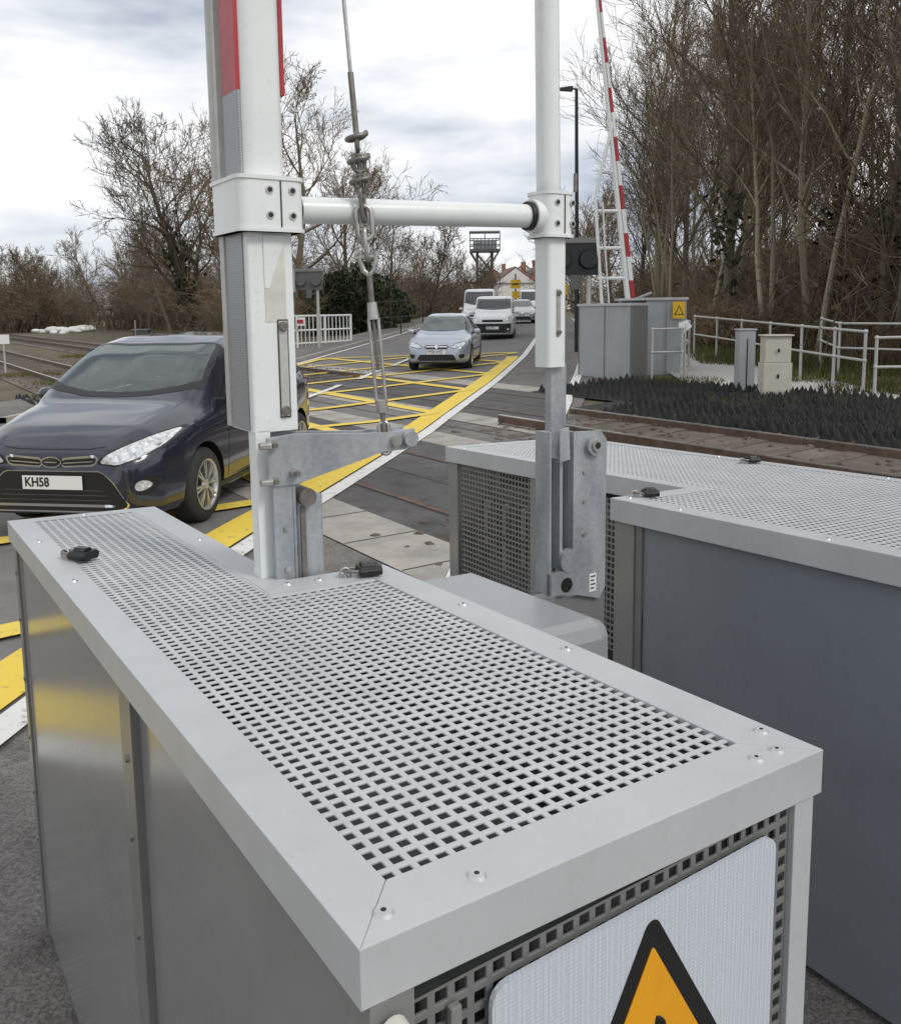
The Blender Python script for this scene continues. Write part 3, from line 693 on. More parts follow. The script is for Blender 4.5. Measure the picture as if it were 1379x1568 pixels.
# ------------------------------------------------------------ cars
def chaikin(p,n=2):
    for _ in range(n):
        q=[p[0]]
        for a,c in zip(p[:-1],p[1:]):
            q.append((a[0]*.75+c[0]*.25,a[1]*.75+c[1]*.25)); q.append((a[0]*.25+c[0]*.75,a[1]*.25+c[1]*.75))
        q.append(p[-1]); p=q
    return p
def resample(p,n):
    P=np.array(p); d=np.r_[0,np.cumsum(np.hypot(*np.diff(P,axis=0).T))]; t=np.linspace(0,d[-1],n)
    return np.c_[np.interp(t,d,P[:,0]),np.interp(t,d,P[:,1])]
def inpoly(x,y,poly):
    r=False; n=len(poly); j=n-1
    for i in range(n):
        xi,yi=poly[i];xj,yj=poly[j]
        if (yi>y)!=(yj>y) and x<(xj-xi)*(y-yi)/(yj-yi)+xi: r=not r
        j=i
    return r
def car(name,L,top,shoulder,width,roofw,wheels,R,paint,loc,head,panels,zb=.2,rim_n=10,mirror=None,plate=None,openings=None,nx=90,zs_scale=1):
    loc=Vector(loc)
    root=bpy.data.objects.new(name,None); COL.objects.link(root)
    root.location=loc; root.rotation_euler=(0,0,math.atan2(head[1],head[0])); root.scale=(1,1,zs_scale)
    xs=np.concatenate([[0,.012,.03,.06],np.linspace(.1,L-.1,nx-8),[L-.06,L-.03,L-.012,L]])
    def ip(t,sm=2):
        t=np.array(t); v=np.interp(xs,t[:,0],t[:,1])
        for _ in range(sm): v[4:-4]=(v[3:-5]+v[4:-4]*2+v[5:-3])/4
        return v
    zt=ip(top,3);zs=ip(shoulder);w=ip(width);wr=ip(roofw)
    nr=44; V=[];F=[]
    for i,x in enumerate(xs):
        h=max(zt[i]-zs[i],.01); rr=min(.075,.45*h)
        zbb=zb+ (.06*max(0,1-x/.25)) + (.08*max(0,1-(L-x)/.3))
        a=w[i]; base=a*.955
        pr=[(0,zbb),(a*.5,zbb),(a*.9,zbb),(a*.965,zbb+.05),(a*.985,zbb+.14),(a,zbb+.5*(zs[i]-zbb)),(a*.995,zs[i]-.1),(a*.978,zs[i]-.02),(base,zs[i]+.01)]
        tr=wr[i]
        pr+=[(base+(tr-base)*.35,zs[i]+(h-rr)*.33),(base+(tr-base)*.72,zs[i]+(h-rr)*.7),(tr,zt[i]-rr),(tr*.93,zt[i]-rr*.4),(tr*.75,zt[i]-rr*.14),(tr*.4,zt[i]-.01*min(1,h*3)),(0,zt[i])]
        pp=resample(chaikin(pr,2),nr)
        V+= [(x,y,z) for y,z in pp]+[(x,-y,z) for y,z in pp[1:-1][::-1]]
    M=2*nr-2
    for i in range(len(xs)-1):
        for k in range(M): k2=(k+1)%M; F.append((i*M+k,i*M+k2,(i+1)*M+k2,(i+1)*M+k))
    F.append(tuple(range(M))[::-1]); F.append(tuple((len(xs)-1)*M+k for k in range(M)))
    bm=bmesh.new(); bv=[bm.verts.new(v) for v in V]
    for f in F: bm.faces.new([bv[i] for i in f])
    bmesh.ops.recalc_face_normals(bm,faces=bm.faces)
    bvh=BVHTree.FromBMesh(bm)
    me=bpy.data.meshes.new('body'); bm.to_mesh(me); bm.free()
    me.materials.append(MATS[paint]); me.materials.append(MATS['trim_black'])
    body=bpy.data.objects.new('body',me); COL.objects.link(body); body.parent=root
    cb=B(); wmid=float(np.interp(L/2,xs,w))
    for xw in wheels:
        for sgn in(-1,1): cb.cyl((xw,sgn*(wmid-.28),R),(xw,sgn*(wmid+.3),R),R*1.16,R*1.16,40,'trim_black')
    cut=cb.build('cut'); cut.parent=root
    bpy.context.view_layer.update()
    md=body.modifiers.new('b','BOOLEAN'); md.operation='DIFFERENCE'; md.object=cut; md.solver='EXACT'; md.material_mode='TRANSFER'
    dg=bpy.context.evaluated_depsgraph_get(); m2=bpy.data.meshes.new_from_object(body.evaluated_get(dg))
    body.modifiers.clear(); body.data=m2; bpy.data.objects.remove(cut)
    if openings:
        bm=bmesh.new(); bm.from_mesh(m2); kill=[]
        for f in bm.faces:
            c=f.calc_center_median()
            for ax,poly in openings:
                if ax=='top' and c.z>1.0 and f.normal.z>.1 and inpoly(c.x,c.y,poly): kill.append(f);break
                if ax=='side' and abs(c.y)>.4 and abs(f.normal.y)>.3 and inpoly(c.x,c.z,poly): kill.append(f);break
        bmesh.ops.delete(bm,geom=kill,context='FACES'); bm.to_mesh(m2); bm.free()
    for p in m2.polygons: p.use_smooth=len(p.vertices)<=8
    m2.update()
    try: m2.set_sharp_from_angle(angle=math.radians(38))
    except Exception: pass
    b=B()
    def ray(axis,sgn,u,v):
        if axis=='side': o,d=Vector((u,3*sgn,v)),Vector((0,-sgn,0))
        elif axis=='front': o,d=Vector((-2,u,v)),Vector((1,0,0))
        elif axis=='rear': o,d=Vector((L+2,u,v)),Vector((-1,0,0))
        else: o,d=Vector((u,v,4)),Vector((0,0,-1))
        h=bvh.ray_cast(o,d); return h[0],h[1]
    def rounded(pl):
        q=[]
        for i in range(len(pl)):
            a=Vector(pl[i]);c=Vector(pl[(i+1)%len(pl)]); l=(c-a).length; t=min(.25,.02/max(l,.001))
            q+= [a.lerp(c,t),a.lerp(c,1-t)]
        return [tuple(v) for v in q]
    def panel(axis,poly,m,off,sgn=1,step=.05,holes=None):
        pl=rounded(poly)
        bm=bmesh.new(); bm.faces.new([bm.verts.new((p[0],p[1],0)) for p in pl])
        us=[p[0] for p in pl]; vv=[p[1] for p in pl]
        for nrm,lo,hi in((Vector((1,0,0)),min(us),max(us)),(Vector((0,1,0)),min(vv),max(vv))):
            k=lo+step
            while k<hi-1e-4:
                bmesh.ops.bisect_plane(bm,geom=bm.verts[:]+bm.edges[:]+bm.faces[:],plane_co=nrm*k,plane_no=nrm); k+=step
        if holes:
            for hp in holes:
                for i in range(len(hp)):
                    a=Vector((*hp[i],0));c=Vector((*hp[(i+1)%len(hp)],0)); d=(c-a).normalized()
                    bmesh.ops.bisect_plane(bm,geom=bm.verts[:]+bm.edges[:]+bm.faces[:],plane_co=a,plane_no=Vector((-d.y,d.x,0)))
            kill=[]
            for f in bm.faces:
                c=f.calc_center_median()
                if any(inpoly(c.x,c.y,hp) for hp in holes): kill.append(f)
            bmesh.ops.delete(bm,geom=kill,context='FACES')
        bmesh.ops.triangulate(bm,faces=bm.faces[:]); bm.verts.index_update()
        vs=[];nr_=[]
        for v in bm.verts:
            c,n=ray(axis,sgn,v.co.x,v.co.y)
            if c is None: vs.append(None); nr_.append(None); continue
            vs.append(c+n*off); nr_.append(n)
        fs=[]
        for f in bm.faces:
            ii=[v.index for v in f.verts]
            if any(vs[i] is None for i in ii): continue
            a,c,e=[vs[i] for i in ii[:3]]
            if (c-a).cross(e-a).dot(nr_[ii[0]])<0: ii=ii[::-1]
            fs.append(ii)
        b.add([v if v is not None else (0,0,0) for v in vs],fs,m,True); bm.free()
    for pn in panels:
        ax=pn[0]; poly=pn[1]; m=pn[2]; off=pn[3]; ex=pn[4] if len(pn)>4 else None
        hl=ex if isinstance(ex,list) else None
        if ax=='side':
            for sg in(-1,1): panel('side',poly,m,off,sg,holes=hl)
        elif ax in('front','rear'):
            panel(ax,poly,m,off)
            if ex==1: panel(ax,[(-u,v) for u,v in poly],m,off)
        else: panel(ax,poly,m,off,holes=hl)
    if mirror:
        mx_,mz_=mirror
        for sg in(-1,1):
            b.ball((mx_,sg*(wmid+.07),mz_),.1,paint,.75,1.05,.72,14,10); 
            b.box(mx_+.055,mx_+.062,min(sg*(wmid-.01),sg*(wmid+.15)),max(sg*(wmid-.01),sg*(wmid+.15)),mz_-.05,mz_+.05,'glass_dark')
            b.cyl((mx_,sg*(wmid-.09),mz_-.06),(mx_,sg*(wmid+.0),mz_-.02),.03,.03,8,'trim_black')
    b.build('fittings',parent=root,fixn=False)
    b=B()
    for xw in wheels:
        for sg in(-1,1):
            yo=sg*(wmid-.015); prof=[(R*.66,-.0),(R*.9,.0),(R*.985,-.03),(R,-.06),(R,-.17),(R*.96,-.2),(R*.66,-.2)]
            seg=36
            for prf,mm in ((prof,'tyre'),([(R*.69,.004),(R*.66,.006),(R*.62,-.012),(R*.6,-.06)],'alloy')):
                vs=[];fs=[];n=len(prf)
                for k in range(seg):
                    t=2*math.pi*k/seg
                    for r,dy in prf: vs.append((xw+r*math.cos(t),yo+sg*dy,R+r*math.sin(t)))
                for k in range(seg):
                    k2=(k+1)%seg
                    for j in range(n-1): fs.append((k*n+j,k*n+j+1,k2*n+j+1,k2*n+j))
                b.add(vs,fs,mm,True)
            b.cyl((xw,yo-sg*.07,R),(xw,yo-sg*.08,R),R*.66,R*.66,28,'trim_black')
            b.cyl((xw,yo-sg*.03,R),(xw,yo-sg*.006,R),R*.17,R*.13,16,'alloy')
            for k in range(rim_n):
                for dt in (-.1,.1):
                    t=2*math.pi*k/rim_n+.1
                    e=Vector((math.cos(t+dt),0,math.sin(t+dt))); e0=Vector((math.cos(t),0,math.sin(t))); pr_=Vector((-math.sin(t),0,math.cos(t)))
                    c=Vector((xw,yo,R)); wv=R*.028
                    a=c+e0*R*.12; q=c+e*R*.63; y1=Vector((0,sg*.004,0)); y2=Vector((0,-sg*.03,0))
                    b.hexa([a-pr_*wv+y2,a+pr_*wv+y2,q+pr_*wv+y2,q-pr_*wv+y2,a-pr_*wv-y1,a+pr_*wv-y1,q+pr_*wv,q-pr_*wv],'alloy')
    b.build('wheels',parent=root)
    if plate:
        txt,pzz=plate[0],plate[1]
        c,n=ray('front',1,0,pzz); c2,_=ray('front',1,.25,pzz); X=min(c.x,c2.x)-.018
        b=B(); b.box(X,X+.06,-.26,.26,pzz-.056,pzz+.056,'plate_white'); b.box(X+.002,X+.06,-.266,.266,pzz-.062,pzz+.062,'trim_black')
        b.build('number_plate',parent=root)
        cu=bpy.data.curves.new('plate_text','FONT'); cu.body=txt; cu.size=.105; cu.extrude=.0008; cu.align_x='LEFT'; cu.align_y='CENTER'; cu.offset=.0022
        to=bpy.data.objects.new('plate_text',cu); COL.objects.link(to); cu.materials.append(MATS['ink'])
        to.parent=root; to.rotation_euler=(math.pi/2,0,-math.pi/2); to.location=(X-.0015,.24,pzz)
        to.scale=(.86,1,1)
    return root

pc_top=[(0,.74),(.03,.79),(.12,.87),(.3,.95),(.6,1.02),(.88,1.07),(.98,1.105),(1.25,1.27),(1.6,1.465),(1.9,1.575),(2.2,1.63),(2.7,1.655),(3.3,1.64),(3.8,1.58),(4.05,1.52),(4.18,1.35),(4.3,1.05),(4.36,.9),(4.38,.6)]
pc_sh=[(0,.64),(.1,.70),(.3,.79),(.8,.92),(1.3,.965),(2.5,.99),(3.6,1.04),(4.2,1.03),(4.38,.55)]
pc_w=[(0,.62),(.03,.68),(.1,.75),(.25,.83),(.5,.885),(.9,.905),(2.0,.915),(3.4,.91),(3.9,.87),(4.25,.79),(4.38,.62)]
pc_r=[(0,.55),(.1,.62),(.3,.7),(.9,.76),(1.2,.77),(1.7,.70),(2.2,.66),(3.2,.64),(3.9,.61),(4.2,.6),(4.38,.5)]
ws=[(1.07,-.3),(1.04,0),(1.07,.3),(1.15,.57),(1.25,.72),(1.88,.62),(1.82,.3),(1.80,0),(1.82,-.3),(1.88,-.62),(1.25,-.72),(1.15,-.57)]
wo=[(1.0,-.3),(.97,0),(1.0,.3),(1.08,.6),(1.18,.775),(1.93,.66),(1.87,.3),(1.85,0),(1.87,-.3),(1.93,-.66),(1.18,-.775),(1.08,-.6)]
up_=lambda p:[(a,c+.018) for a,c in p]
sg1=up_([(1.52,1.075),(1.75,1.215),(1.83,1.26),(1.83,1.06)])
sg2=up_([(1.9,1.06),(1.9,1.31),(2.05,1.385),(2.35,1.455),(2.68,1.48),(2.68,1.06)])
sg3=up_([(2.76,1.07),(2.76,1.485),(3.3,1.465),(3.45,1.45),(3.5,1.11)])
sg4=up_([(3.57,1.13),(3.53,1.43),(3.68,1.40),(3.92,1.21),(3.9,1.16)])
side_glass=up_([(1.42,1.04),(1.62,1.18),(1.98,1.40),(2.3,1.49),(2.8,1.52),(3.3,1.505),(3.72,1.44),(4.0,1.2),(3.95,1.12),(3.3,1.07),(2.4,1.03)])
P=[('top',wo,'trim_black',.003,[ws]),('top',ws,'car_glass',.002),
 ('side',side_glass,'trim_black',.003,[sg1,sg2,sg3,sg4]),
 ('side',sg1,'car_glass',.002),('side',sg2,'car_glass',.002),('side',sg3,'car_glass',.002),('side',sg4,'car_glass',.002),
 ('side',[(1.4,1.04),(3.95,1.115),(3.95,1.127),(1.4,1.052)],'chrome',.006),
 ('side',[(1.38,.32),(1.387,.32),(1.43,1.0),(1.423,1.0)],'ink',.002),('side',[(2.7,.32),(2.708,.32),(2.72,1.0),(2.712,1.0)],'ink',.002),('side',[(3.5,.75),(3.506,.75),(3.6,1.05),(3.594,1.05)],'ink',.002),
 ('side',[(2.45,.86),(2.62,.87),(2.62,.9),(2.45,.89)],'navy',.02),('side',[(3.3,.89),(3.47,.9),(3.47,.93),(3.3,.92)],'navy',.02),
 ('side',[(1.15,.25),(3.2,.25),(3.2,.3),(1.15,.3)],'trim_black',.006),
 ('front',[(.38,.665),(.44,.735),(.56,.80),(.72,.875),(.84,.91),(.86,.88),(.83,.78),(.72,.695),(.56,.645)],'trim_black',.002,1),
 ('front',[(.41,.675),(.46,.73),(.57,.79),(.72,.86),(.82,.893),(.84,.87),(.81,.785),(.71,.71),(.56,.66)],'lamp_glass',.005,1),
 ('front',[(.50,.69),(.56,.74),(.63,.755),(.66,.725),(.6,.68)],'chrome',.009,1),
 ('front',[(.70,.74),(.74,.80),(.79,.82),(.79,.78),(.75,.74)],'chrome',.009,1),
 ('front',[(.085,.635),(.085,.715),(.38,.74),(.41,.71),(.37,.65)],'chrome',.004,1),
 ('front',[(.095,.65),(.095,.698),(.37,.72),(.385,.70),(.36,.664)],'ink',.008,1),
 ('front',[(.1,.668),(.365,.686),(.365,.694),(.1,.678)],'chrome',.012,1),
 ('front',[(0.1,.68),(.06,.718),(0,.728),(-.06,.718),(-.1,.68),(-.06,.642),(0,.632),(.06,.642)],'chrome',.014),
 ('front',[(0.085,.68),(.052,.709),(0,.717),(-.052,.709),(-.085,.68),(-.052,.651),(0,.643),(.052,.651)],'navy',.018),
 ('front',[(-.055,.676),(.055,.676),(.055,.686),(-.055,.686)],'chrome',.021),
 ('front',[(0,.61),(.42,.61),(.52,.52),(.65,.32),(.52,.27),(0,.27),(-.52,.27),(-.65,.32),(-.52,.52),(-.42,.61)],'chrome',.002),
 ('front',[(0,.602),(.415,.602),(.51,.515),(.635,.328),(.52,.283),(0,.283),(-.52,.283),(-.635,.328),(-.51,.515),(-.415,.602)],'ink',.006),
 ('front',[(-.5,.318),(.5,.318),(.54,.33),(.50,.34),(-.50,.34),(-.54,.33)],'chrome',.01),
 ('front',[(-.49,.37),(.49,.37),(.49,.375),(-.49,.375)],'mesh_dark',.009),('front',[(-.46,.41),(.46,.41),(.46,.415),(-.46,.415)],'mesh_dark',.009),('front',[(-.44,.45),(.44,.45),(.44,.455),(-.44,.455)],'mesh_dark',.009),
 ('front',[(0,.235),(.6,.255),(.74,.3),(.7,.32),(.64,.275),(0,.255),(-.64,.275),(-.7,.32),(-.74,.3),(-.6,.255)],'trim_black',.006),
 ('front',[(.64,.5),(.78,.56),(.82,.48),(.74,.4),(.67,.42)],'trim_black',.003,1),
 ('front',[(.71,.44),(.755,.46),(.775,.49),(.755,.52),(.71,.53),(.68,.5),(.68,.46)],'lamp_glass',.008,1),
 ('top',[(.35,-.62),(.37,-.62),(1.03,-.7),(1.03,-.695)],'ink',.001),('top',[(.35,.62),(.37,.62),(1.03,.7),(1.03,.695)],'ink',.001),
 ('front',[(.0,.775),(.3,.779),(.45,.797),(.45,.803),(.3,.785),(0,.781)],'ink',.002,1),
 ('rear',[(.5,.75),(.76,.8),(.74,1.0),(.62,1.0)],'lamp_red',.004,1),
]
def at(x,y): return (x,y,gz(x,y))
def shrink(p,k):
    cx=sum(a for a,_ in p)/len(p); cy=sum(c for _,c in p)/len(p); return [(cx+(a-cx)*k,cy+(c-cy)*k) for a,c in p]
root=car('people_carrier_car',4.38,pc_top,pc_sh,pc_w,pc_r,[.9,3.55],.335,'navy',at(-3.2,6.88),(.15,.989),P,mirror=(1.5,1.08),plate=('KH58',.515),rim_n=8,nx=150,
  openings=[('top',shrink(ws,1.05)),('side',shrink(sg1,1.1)),('side',shrink(sg2,1.05)),('side',shrink(sg3,1.05)),('side',shrink(sg4,1.1))])
b=B()
b.hexa([Vector(v) for v in[(.95,-.72,.9),(1.75,-.72,.86),(1.75,.72,.86),(.95,.72,.9),(1.05,-.7,1.05),(1.7,-.7,1.07),(1.7,.7,1.07),(1.05,.7,1.05)]],'interior')
b.box(1.0,4.1,-.8,.8,.3,.34,'interior'); b.box(4.0,4.05,-.62,.62,.3,1.0,'interior')
for y in(-.38,.38):
    for x in(2.25,3.15):
        b.hexa([Vector(v) for v in[(x-.05,y-.24,.5),(x+.15,y-.24,.5),(x+.15,y+.24,.5),(x-.05,y+.24,.5),(x+.12,y-.2,1.16),(x+.24,y-.2,1.16),(x+.24,y+.2,1.16),(x+.12,y+.2,1.16)]],'seat')
        b.ball((x+.2,y,1.29),.15,'seat',.5,1,.75)
        b.box(x-.5,x+.1,y-.24,y+.24,.45,.62,'seat')
b.path([(1.85+.05*math.sin(t),.38+.18*math.cos(t),1.04+.16*math.sin(t)) for t in np.linspace(0,6.28,20)[:-1]],.015,6,'trim_black',True)
b.box(1.78,1.81,-.11,.11,1.42,1.48,'interior')
b.build('interior',parent=root,bevel=.02)

hb_top=[(0,.62),(.04,.68),(.15,.76),(.5,.86),(.95,.94),(1.1,.98),(1.5,1.2),(1.85,1.36),(2.1,1.43),(2.5,1.46),(3.1,1.44),(3.6,1.37),(3.95,1.2),(4.15,.98),(4.25,.8),(4.27,.5)]
hb_sh=[(0,.55),(.1,.62),(.5,.76),(1.2,.86),(2.5,.9),(3.6,.95),(4.1,.92),(4.27,.5)]
hb_w=[(0,.55),(.04,.64),(.15,.76),(.4,.84),(.9,.87),(2.5,.875),(3.6,.86),(4.1,.76),(4.27,.6)]
hb_r=[(0,.5),(.2,.62),(1.0,.72),(1.5,.64),(2.0,.57),(3.2,.56),(3.8,.55),(4.27,.5)]
def hbP(): return [('top',[(1.1,0),(1.14,.4),(1.28,.7),(1.98,.56),(1.9,.3),(1.88,0),(1.9,-.3),(1.98,-.56),(1.28,-.7),(1.14,-.4)],'glass_screen',.005),
 ('side',[(1.45,.95),(1.8,1.18),(2.1,1.32),(2.5,1.36),(3.1,1.34),(3.6,1.24),(3.8,1.05),(3.6,.99),(2.4,.95)],'glass_dark',.004),
 ('side',[(2.58,.93),(2.64,.93),(2.64,1.36),(2.58,1.36)],'trim_black',.007),
 ('front',[(.34,.6),(.5,.7),(.74,.75),(.78,.7),(.7,.62),(.5,.57)],'trim_black',.003,1),
 ('front',[(.37,.605),(.5,.685),(.72,.735),(.76,.7),(.69,.63),(.5,.585)],'lamp_glass',.006,1),
 ('front',[(0,.655),(.3,.665),(.33,.61),(.28,.57),(-.28,.57),(-.33,.61),(-.3,.665)],'ink',.004),
 ('front',[(-.3,.615),(.3,.615),(.3,.635),(-.3,.635)],'chrome',.008),
 ('front',[(0.05,.62),(0,.68),(-.05,.62),(0,.56)],'chrome',.014),
 ('front',[(0,.43),(.45,.43),(.55,.27),(-.55,.27),(-.45,.43)],'ink',.004),
 ('front',[(.58,.42),(.74,.44),(.72,.34),(.62,.32)],'ink',.004,1),
 ('side',[(1.3,.3),(1.306,.3),(1.4,.93),(1.394,.93)],'ink',.002),('side',[(2.6,.3),(2.606,.3),(2.62,.93),(2.61,.93)],'ink',.002),
 ('side',[(.95,.5),(3.3,.5),(3.3,.53),(.95,.53)],'trim_black',.006)]
car('hatchback_car',4.27,hb_top,hb_sh,hb_w,hb_r,[.86,3.45],.32,'silver_blue',at(-.35,23.2),(.13,.99),hbP(),mirror=(1.5,.98),plate=('YT59 XYZ',.49),rim_n=5,zs_scale=1.06)
car('hatchback_car',4.27,hb_top,hb_sh,hb_w,hb_r,[.86,3.45],.32,'silver',at(4.3,51.5),(.05,1),hbP(),mirror=(1.5,.98),plate=('YS05 ABC',.49),rim_n=5,nx=50)
vn_top=[(0,.85),(.04,.92),(.2,1.0),(.6,1.1),(.95,1.18),(1.3,1.42),(1.6,1.64),(1.85,1.76),(2.2,1.8),(3.2,1.82),(4.1,1.8),(4.25,1.76),(4.28,1.6)]
vn_sh=[(0,.75),(.2,.88),(.9,1.02),(4.2,1.08),(4.28,1.0)]
vn_w=[(0,.66),(.05,.75),(.2,.83),(.5,.88),(4.1,.89),(4.28,.85)]
vn_r=[(0,.62),(.3,.74),(.9,.78),(1.4,.78),(2.0,.79),(4.28,.79)]
vnP=[('top',[(.98,0),(1.02,.4),(1.12,.74),(1.72,.72),(1.68,.3),(1.66,0),(1.68,-.3),(1.72,-.72),(1.12,-.74),(1.02,-.4)],'glass_dark',.006),
 ('side',[(1.25,1.08),(1.6,1.4),(1.8,1.5),(2.2,1.5),(2.2,1.1)],'glass_dark',.004),
 ('front',[(.5,.8),(.56,.98),(.76,.98),(.8,.84),(.74,.76)],'lamp_glass',.004,1),
 ('front',[(.44,.74),(.44,.84),(-.44,.84),(-.44,.74)],'ink',.004),('front',[(.8,.28),(.8,.68),(-.8,.68),(-.8,.28)],'ink',.004),
 ('front',[(.6,.4),(.7,.4),(.7,.48),(.6,.48)],'lamp_glass',.01,1),
 ('side',[(.5,.3),(3.9,.3),(3.9,.42),(.5,.42)],'trim_black',.006)]
car('small_van',4.28,[(x,z*1.03) for x,z in vn_top],vn_sh,vn_w,vn_r,[.85,3.5],.33,'van_white',at(1.8,36.5),(.1,1),vnP,mirror=(1.35,1.15),plate=('YJ12 FKL',.5),rim_n=5,nx=60)
def tall(t): return [(x,z*(1.22 if z>1.2 else 1.05)) for x,z in t]
car('panel_van',4.28,tall(vn_top),vn_sh,vn_w,vn_r,[.85,3.5],.33,'van_white',at(1.45,45),(.1,1),vnP,mirror=(1.35,1.15),rim_n=5,nx=50)
car('panel_van',4.28,tall(vn_top),vn_sh,vn_w,vn_r,[.85,3.5],.33,'van_white',at(6.2,66),(.05,1),vnP,mirror=(1.35,1.15),rim_n=5,nx=50)

# ------------------------------------------------------------ far side equipment
b=B()
P0=Vector((3.04,20.57,0));P1v=Vector((4.03,19.36,0)); e=(P1v-P0); n_=Vector((-e.y,e.x,0)).normalized()
if n_.y<0: n_=-n_
z0=.15; H=1.9
b.obox(P0+Vector((0,0,z0)),e,n_*.55,(0,0,H-z0),'cab_far')
b.obox(P0-e.normalized()*.03-n_*.03+Vector((0,0,H)),e+e.normalized()*.06,n_*.61,(0,0,.06),'lid_paint')
for t in (0,.5,.98):
    b.obox(P0+e*t-n_*.012+Vector((0,0,z0)),e.normalized()*.03,n_*.012,(0,0,H-z0),'cab_edge')
b.obox(P1v+Vector((0,0,z0))+e.normalized()*.002,e.normalized()*.02,n_*.55,(0,0,H-z0),'cab_edge')
Q=Vector((4.55,20.2,0)); e2=Vector((1.0,.1,0)); n2=Vector((-.1,1,0))
b.obox(Q+Vector((0,0,.2)),e2*.95,n2*1.2,(0,0,1.82),'cab_far'); b.obox(Q+Vector((-.04,-.05,2.02)),e2*1.02,n2*1.3,(0,0,.06),'lid_paint')
b.obox(Q+Vector((.45,-.012,.3)),e2*.02,n2*.01,(0,0,1.7),'cab_edge')
b.obox(Q+Vector((-.62,-.1,2.02)),e2*.57,n2*.5,(0,0,.05),'lid_paint')
b.build('barrier_machine_cabinet',bevel=.005)
b=B()
b.box(5.14,5.42,20.14,20.16,1.6,1.98,'sign_yellow')
b.prism([(5.17,20.138,1.68),(5.39,20.138,1.68),(5.28,20.138,1.9)],(0,-.003,0),'ink'); b.prism([(5.205,20.133,1.7),(5.355,20.133,1.7),(5.28,20.133,1.86)],(0,-.002,0),'sign_yellow')
b.build('warning_sign')
b=B()
a0=Vector((4.32,20.8,1.95)); a1=Vector((3.38,20.8,9.6)); n=14
for i in range(n):
    p=a0.lerp(a1,i/n); q=a0.lerp(a1,(i+1)/n); r=.1-.06*i/n; r2=.1-.06*(i+1)/n
    m_='white_paint' if i%2 else 'red_paint'
    b.hexa([p+Vector((0,-.06,0)),p+Vector((r,-.06,0)),p+Vector((r,.03,0)),p+Vector((0,.03,0)),q+Vector((0,-.06,0)),q+Vector((r2,-.06,0)),q+Vector((r2,.03,0)),q+Vector((0,.03,0))],m_)
b.cyl(a0+Vector((-.07,0,0)),a1+Vector((-.03,0,0)),.072,.04,12,'white_paint')
fr=[Vector((3.62,20.75,1.9)),Vector((3.5,20.75,3.4)),Vector((3.44,20.75,4.4)),Vector((3.6,20.75,5.2)),Vector((3.86,20.78,6.2))]
b.path(fr,.04,8,'white_paint')
for z in (2.55,3.25,4.1):
    b.cyl((3.5,20.75,z),(4.25-.12*(z-2),20.78,z),.042,.042,8,'white_paint')
b.path([Vector((3.78,20.7,1.9)),Vector((3.66,20.7,3.3)),Vector((3.6,20.7,4.3))],.02,6,'white_paint')
b.obox((4.05,20.6,1.95),(.45,0,0),(0,.4,0),(0,0,.12),'galvanised')
b.cyl((4.3,20.7,2.02),(4.75,20.6,2.2),.03,.03,8,'galvanised')
b.cyl((4.15,20.8,1.9),(4.0,20.8,.2),.08,.08,10,'galvanised')
b.build('level_crossing_barrier')
b=B()
b.prism([(4.93,18.8,1.52),(5.12,18.8,1.58),(5.22,18.8,1.44),(5.05,18.8,1.3),(4.95,18.8,1.36)],(0,.02,0),'plate_white')
b.cyl((5.08,18.82,.3),(5.08,18.82,1.5),.025,.025,8,'galv_rail'); b.build('marker_flag')

def fence(name,pts,h=1.1,rails=(1.1,.6),r=.028,m='galv_rail'):
    b=B(); P=[Vector((x,y,gz(x,y))) for x,y in pts]
    for p in P:
        b.cyl(p-Vector((0,0,.05)),p+Vector((0,0,h)),r,r,10,m); b.cyl(p,p+Vector((0,0,.02)),.07,.07,10,m)
        for rr in rails: b.ball(p+Vector((0,0,rr)),r*1.5,m,seg=8,ring=6)
    for rr in rails:
        b.path([p+Vector((0,0,rr)) for p in P],r*.85,8,m)
    return b.build(name)
fence('handrail_fence',[(6.9,24.6),(6.98,22.8),(7.02,21),(7.05,19.2),(7.1,17.6),(7.15,16.2),(7.2,15.1)])
fence('handrail_fence',[(7.3,14.9),(8.2,14.6),(9.2,14.3),(10.3,14.0)],1.0,(1.0,.5))
fence('handrail_fence',[(4.4,18.9),(5.0,18.75),(5.3,20),(5.9,21.5),(6.2,23),(6.4,24.8)],1.1,(1.1,.6))
fence('handrail_fence',[(8.6,20.2),(8.0,17.9),(8.9,16.6),(10.0,16.2)],1.1,(1.1,.6))
b=B()
z=gz(5.64,15.2)
b.box(5.48,6.02,15.2,15.55,z-.05,z+.12,'concrete'); b.box(5.5,6.0,15.22,15.52,z+.12,z+.62,'beige_box'); b.box(5.52,5.98,15.24,15.5,z+.625,z+1.08,'beige_box'); b.box(5.49,6.01,15.2,15.54,z+1.08,z+1.11,'beige_box')
b.box(5.73,5.77,15.2,15.22,z+.8,z+.87,'ink'); b.box(5.73,5.77,15.2,15.22,z+.35,z+.42,'ink')
b.build('electrical_cabinet',bevel=.01)
b=B(); z=gz(5.5,16.2); b.box(5.35,5.65,16.1,16.35,z-.05,z+1.15,'cab_far'); b.box(5.33,5.67,16.08,16.37,z+1.15,z+1.18,'cab_far'); b.box(5.49,5.51,16.09,16.1,z+.1,z+1,'ink'); b.build('electrical_cabinet',bevel=.01)

